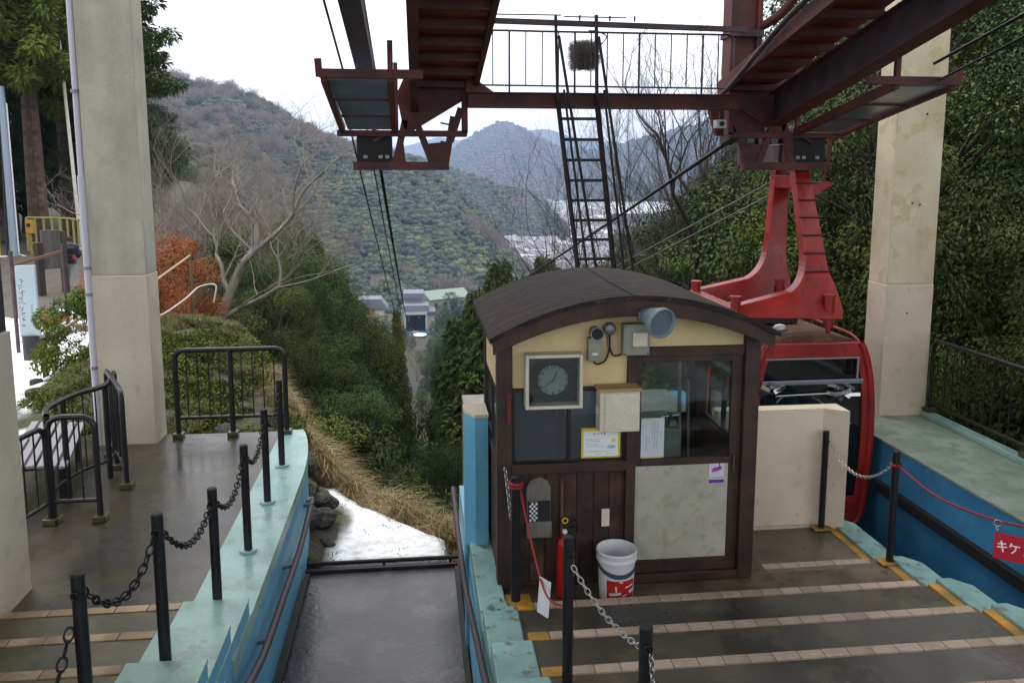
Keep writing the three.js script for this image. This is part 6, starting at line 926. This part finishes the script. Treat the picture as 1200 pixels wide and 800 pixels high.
{ // town houses
  const R = rng(700); const walls = [0xb9b4aa, 0xcac8c2, 0xa39c92, 0xd6d4cf, 0xb0a48e].map(c => plain(c, 0.8)), roofs = [0x8d8b94, 0xa7a6ad, 0x74727a, 0xc8cacf, 0x5d5b62].map(c => plain(c, 0.6)), dark = plain(0x2c3036, 0.4);
  const gable = (w, d, h, r, mw, mr, i) => { const g = proto('town_house'); mk('wall', geo([box(w, h, d, 0, h / 2, 0), prism([[-w / 2, h], [w / 2, h], [0, h + r - 0.2]], d).translate(0, 0, -d / 2)]), mw, g); const sl = Math.hypot(w / 2 + 0.6, r); const ro = [-1, 1].map(s => bar(V(s * (w / 2 + 0.6), h - r * 0.6 / (w / 2), 0), V(0, h + r, 0), 1, 1)); const L = prism([[-w / 2 - 0.7, h - 0.35], [0, h + r], [w / 2 + 0.7, h - 0.35], [w / 2 + 0.7, h - 0.05], [0, h + r + 0.35], [-w / 2 - 0.7, h - 0.05]], d + 1.2).translate(0, 0, -d / 2 - 0.6); mk('roof', geo(L), mr, g); for (const x of [-w / 4, w / 4]) for (const y of [1.6, 4.2]) if (y < h) mk('window', geo(box(1.6, 1.2, 0.1, x, y, d / 2 + 0.02)), dark, g); return g; };
  const flat = (w, d, h, mw) => { const g = proto('town_block'); mk('wall', geo(box(w, h, d, 0, h / 2, 0)), mw, g); mk('roof', geo([box(w + 0.4, 0.5, d + 0.4, 0, h + 0.25, 0), box(w * 0.3, 2, d * 0.4, w * 0.2, h + 1.5, 0)]), roofs[3], g); for (let y = 2; y < h - 1; y += 3) for (let x = -w / 2 + 2; x < w / 2 - 1; x += 3) mk('window', geo(box(1.8, 1.4, 0.1, x, y, d / 2 + 0.04)), dark, g); return g; };
  const kinds = [gable(9, 11, 6, 3, walls[0], roofs[0]), gable(8, 10, 6, 2.6, walls[1], roofs[1]), gable(10, 14, 6.5, 3.4, walls[2], roofs[2]), gable(9, 12, 5.5, 2.6, walls[3], roofs[3]), gable(7, 9, 5, 2.4, walls[4], roofs[4]), gable(12, 18, 7, 3.5, walls[1], roofs[0])];
  const blocks = [flat(18, 12, 13, walls[3]), flat(14, 12, 16, walls[1]), flat(24, 14, 11, walls[0])];
  let n = 0; while (n < 230) { const py = R(), s = 1 / mix(1 / 590, 1 / 2100, Math.pow(py, 0.8)), b = mix(0.1, 0.235, R()), x = b * s; if (F2(x, -s) > -74.5 || F1(x, -s) > -71) { n += 0.02; continue; } const k = kinds[R() * 6 | 0]; const c = copyOf(k, [x, -74.6, -s], R() * 6.28, 1 + R() * 0.25, 'grey-roofed house among the roofs of the valley town', 'houses of the valley town'); c.userData.category = 'house'; delete c.userData.stem; n++; }
  for (const [i, x, s, t] of [[0, 172, 980, 0.3], [1, 250, 1480, -0.2], [2, 228, 1330, 0.1], [0, 300, 1750, 0.4], [1, 190, 1120, -0.5], [2, 150, 760, 0.2], [0, 330, 1620, 0.1], [1, 285, 1560, 0.3]]) { const c = copyOf(blocks[i], [x, -74.6, -s], t, 1, 'pale flat-roofed hotel block in the valley town', 'hotel blocks of the valley town'); c.userData.category = 'building'; delete c.userData.stem; }
}
{ // valley station at the lower end of the cables
  const t = thing('valley_station', 'small white ropeway station with grey roofs and a dark open front below', 'station', [-1, -62, -330]);
  const w = plain(0xa9a8a2, 0.8), gr = plain(0x565764, 0.6), gr2 = plain(0x666774, 0.6), dk = plain(0x2b2422, 0.9), bl = plain(0x3f86ac, 0.6);
  obj('side_wall', bb(-4.6, -3.9, 0, 9.6, -14, 0), w, t); obj('side_wall', bb(3.9, 4.6, 0, 9.6, -14, 0), w, t); obj('rear_wall', bb(-3.9, 3.9, 0, 9.4, -14, -13.6), dk, t); obj('lintel', bb(-4.6, 4.6, 8.6, 9.6, 0, 0.5), w, t);
  obj('ceiling', bb(-3.9, 3.9, 8.4, 8.6, -13.6, -0.1), dk, t); obj('roof', [prism([[-5.4, 9.6], [5.4, 9.6], [5.0, 12.4], [-5.0, 12.4]], 0.4).rotateX(-0.35).translate(0, 0.3, 3)], gr, t); obj('roof', bb(-5.2, 5.2, 9.7, 11.6, -14, -2), gr2, t); obj('upper_roof', bb(-5, 3.4, 13.2, 15.4, -24, -12), gr2, t); obj('upper_wall', bb(-4.8, 3.2, 0, 13.2, -23.5, -14.1), w, t);
  obj('barrier', [bb(-3.8, -1.6, 0, 2, 0.6, 1), bb(1.4, 3.8, 0, 2, 0.6, 1)], bl, t); obj('barrier', bb(-1.4, 1.2, 0, 2.2, 0.6, 1), w, t); obj('gate_post', [bb(-4.6, -3.9, 0, 3, 0.2, 0.9), bb(3.9, 4.6, 0, 3, 0.2, 0.9)], bl, t);
  for (const x of [-1.6, 1.4]) obj('far_window', bb(x - 0.6, x + 0.6, 4.8, 5.5, -13.55, -13.5), w, t); obj('ticket_gate', bb(-2.6, -0.8, 0, 3.6, -8, -7), dk, t); obj('side_roof', bb(4.7, 8, 7.6, 9, -16, -4), gr, t); obj('side_room', bb(4.8, 7.6, 0, 7.6, -15, -5), w, t);
  { const sp = new THREE.CircleGeometry(2.4, 18).rotateX(-PI / 2).scale(1.1, 1, 1.6), o = struct('snow_patch', sp, M.snow); const p = onGround(0.6, -324, 0.3); o.position.set(p.x, p.y + 0.5, p.z); }
  const h = thing('temple_house', 'pale building with a low grey roof left of the lower station', 'building', [-20, -62, -338]); obj('wall', bb(-8, 6, 0, 10, -8, 0), plain(0xc4bca8, 0.8), h); obj('timber_band', bb(-6, 3, 7.5, 10, 0, 0.2), plain(0xc08c4a, 0.8), h); obj('roof', prism([[-10, 10], [8, 10], [5, 14], [-7, 14]], 10).translate(0, 0, -9), gr2, h);
  for (const x of [-5, -1, 3]) obj('window', bb(x - 1, x + 1, 3, 5.5, 0, 0.15), dk, h);
  const k = thing('green_roof_house', 'long pale house with a light green roof behind the lower station', 'building', [12, -66, -388], 0.5); obj('wall', bb(-10, 10, 0, 11, -5, 5), plain(0x8e8c84, 0.8), k); obj('roof', prism([[-6.5, 11], [6.5, 11], [0, 14.5]], 22).rotateY(PI / 2).translate(-11, 0, 0), plain(0x78857a, 0.7), k); for (const x of [-7, -2, 3, 7]) obj('window', bb(x - 1, x + 1, 7, 9, 5, 5.1), dk, k);
  const car = (label, x, z, turn, c) => { const p = onGround(x, z, 0.15), q = thing('parked_car', label, 'car', [p.x, p.y, p.z], turn, 'cars on the valley lane'); obj('body', prism([[-2, 0.35], [2, 0.35], [2.05, 0.9], [1.3, 1.0], [0.7, 1.55], [-1.4, 1.55], [-2.0, 1.0]], 1.5, 0.08).translate(0, 0, -0.75), plain(c, 0.3), q); obj('window_band', prism([[1.1, 1.05], [0.62, 1.48], [-1.3, 1.48], [-1.75, 1.05]], 1.7).translate(0, 0, -0.85), plain(0x15181c, 0.2), q); for (const [a, b] of [[-1.25, -0.8], [1.25, -0.8], [-1.25, 0.8], [1.25, 0.8]]) obj('wheel', cyl(V(a, 0.33, b - 0.1), V(a, 0.33, b + 0.1), 0.33, 0.33, 14), M.rubber, q); };
  car('silver car parked on the lane far below the cables', 1.0, -118, 1.2, 0xa9adb5); car('pale blue car farther along the lane far below', -3.6, -140, 1.4, 0x8fa8c4);
  cableRun('phone_line', 'pale sagging wire from the lower station towards the hut', 4.5, -2.2, 40, 3.2, -61, 329, 22, 0.03, M.cableLight);
}
{ // visitor on the path, seen from behind
  const J = { hip: [0, 0.86, 0], ch: [0, 1.22, 0.02], nk: [0, 1.4, 0.03], hd: [0, 1.53, 0], sl: [-0.18, 1.34, 0.02], sr: [0.18, 1.34, 0.02], el: [-0.26, 1.1, 0.02], er: [0.27, 1.1, -0.02], wl: [-0.24, 0.92, -0.12], wr: [0.22, 0.98, -0.2], hl: [-0.09, 0.84, 0], hr: [0.09, 0.84, 0], kl: [-0.1, 0.47, -0.06], kr: [0.1, 0.47, 0.03], al: [-0.1, 0.09, 0.02], ar: [0.11, 0.1, 0.1], tl: [-0.11, 0.05, -0.13], tr: [0.12, 0.05, -0.06] };
  const B = [['hip', 'ch', 0.165, 0.19], ['ch', 'nk', 0.17, 0.07], ['nk', 'hd', 0.06, 0.06], ['hd', 'hd', 0.115, 0.115], ['ch', 'sl', 0.12, 0.09], ['ch', 'sr', 0.12, 0.09], ['sl', 'el', 0.085, 0.068], ['sr', 'er', 0.085, 0.068], ['el', 'wl', 0.065, 0.045], ['er', 'wr', 0.065, 0.045], ['hl', 'kl', 0.11, 0.078], ['hr', 'kr', 0.11, 0.078], ['kl', 'al', 0.078, 0.055], ['kr', 'ar', 0.078, 0.055], ['al', 'tl', 0.05, 0.042], ['ar', 'tr', 0.05, 0.042]];
  const sd = (p, a, b, r0, r1) => { const ab = b.clone().sub(a), l2 = ab.lengthSq(), k = l2 < 1e-9 ? 0 : clamp(p.clone().sub(a).dot(ab) / l2); return p.distanceTo(a.clone().addScaledVector(ab, k)) - mix(r0, r1, k); };
  const N = 72, mc = new MarchingCubes(N, std({}), true, false, 200000); mc.isolation = 0; const bones = B.map(([a, b, r0, r1]) => [V(...J[a]), V(...J[b]), r0, r1]);
  for (let k = 0; k < N; k++) for (let j = 0; j < N; j++) for (let i = 0; i < N; i++) { const p = V((i / N * 2 - 1) * 0.9, (j / N * 2 - 1) * 0.9 + 0.85, (k / N * 2 - 1) * 0.9); let d = 9; for (const b of bones) { const e = sd(p, ...b), h = clamp(0.5 + 0.5 * (d - e) / 0.05); d = mix(d, e, h) - 0.05 * h * (1 - h); } mc.field[i + j * N + k * N * N] = -d; }
  mc.update(); const g = new THREE.BufferGeometry(), c = mc.count, pa = mc.positionArray.slice(0, c * 3); const col = new Float32Array(c * 3); for (let i = 0; i < c; i++) { pa[3 * i] *= 0.9; pa[3 * i + 1] = pa[3 * i + 1] * 0.9 + 0.85; pa[3 * i + 2] *= 0.9; const y = pa[3 * i + 1], x = pa[3 * i], z = pa[3 * i + 2]; let q = [0.03, 0.027, 0.06]; if (y < 0.82 && Math.abs(x) < 0.2) q = [0.3, 0.3, 0.31]; if (y < 0.12) q = [0.03, 0.03, 0.03]; if (y > 1.43) q = [0.4, 0.25, 0.19]; if (Math.abs(x) > 0.19 && y < 0.98 && z < -0.08) q = [0.4, 0.25, 0.19]; col.set(q, 3 * i); }
  g.setAttribute('position', new THREE.BufferAttribute(pa, 3)); g.setAttribute('normal', new THREE.BufferAttribute(mc.normalArray.slice(0, c * 3), 3)); g.setAttribute('color', new THREE.BufferAttribute(col, 3)); g.computeVertexNormals();
  const p = onGround(-10.72, -27.2), t = thing('person', 'person in a dark jacket and pale trousers walking away up the path', 'person', [p.x, p.y + 0.02, p.z], 0.35);
  mk('body', g, std({ vertexColors: true, roughness: 0.85 }), t);
  obj('hat', [new THREE.SphereGeometry(0.13, 18, 10, 0, PI * 2, 0, PI * 0.55).scale(1, 0.95, 1.05).translate(0, 1.55, 0), cyl(V(0, 1.535, 0), V(0, 1.55, 0), 0.17, 0.15, 20)], plain(0x1c1b24, 0.9), t);
  const bp = thing('backpack', 'black backpack with a red patch on the walking person', 'backpack', [p.x, p.y + 0.02, p.z], 0.35); obj('bag', rbox(0.32, 0.44, 0.2, 0, 1.14, 0.28, 0.06), plain(0x121218, 0.8), bp); obj('pocket', rbox(0.24, 0.2, 0.06, 0, 1.04, 0.4, 0.03), plain(0x1a1a22, 0.8), bp); obj('red_patch', rbox(0.08, 0.14, 0.02, 0.13, 1.05, 0.435, 0.008), plain(0xa82230, 0.7), bp);
}
renderer.render(scene, camera);
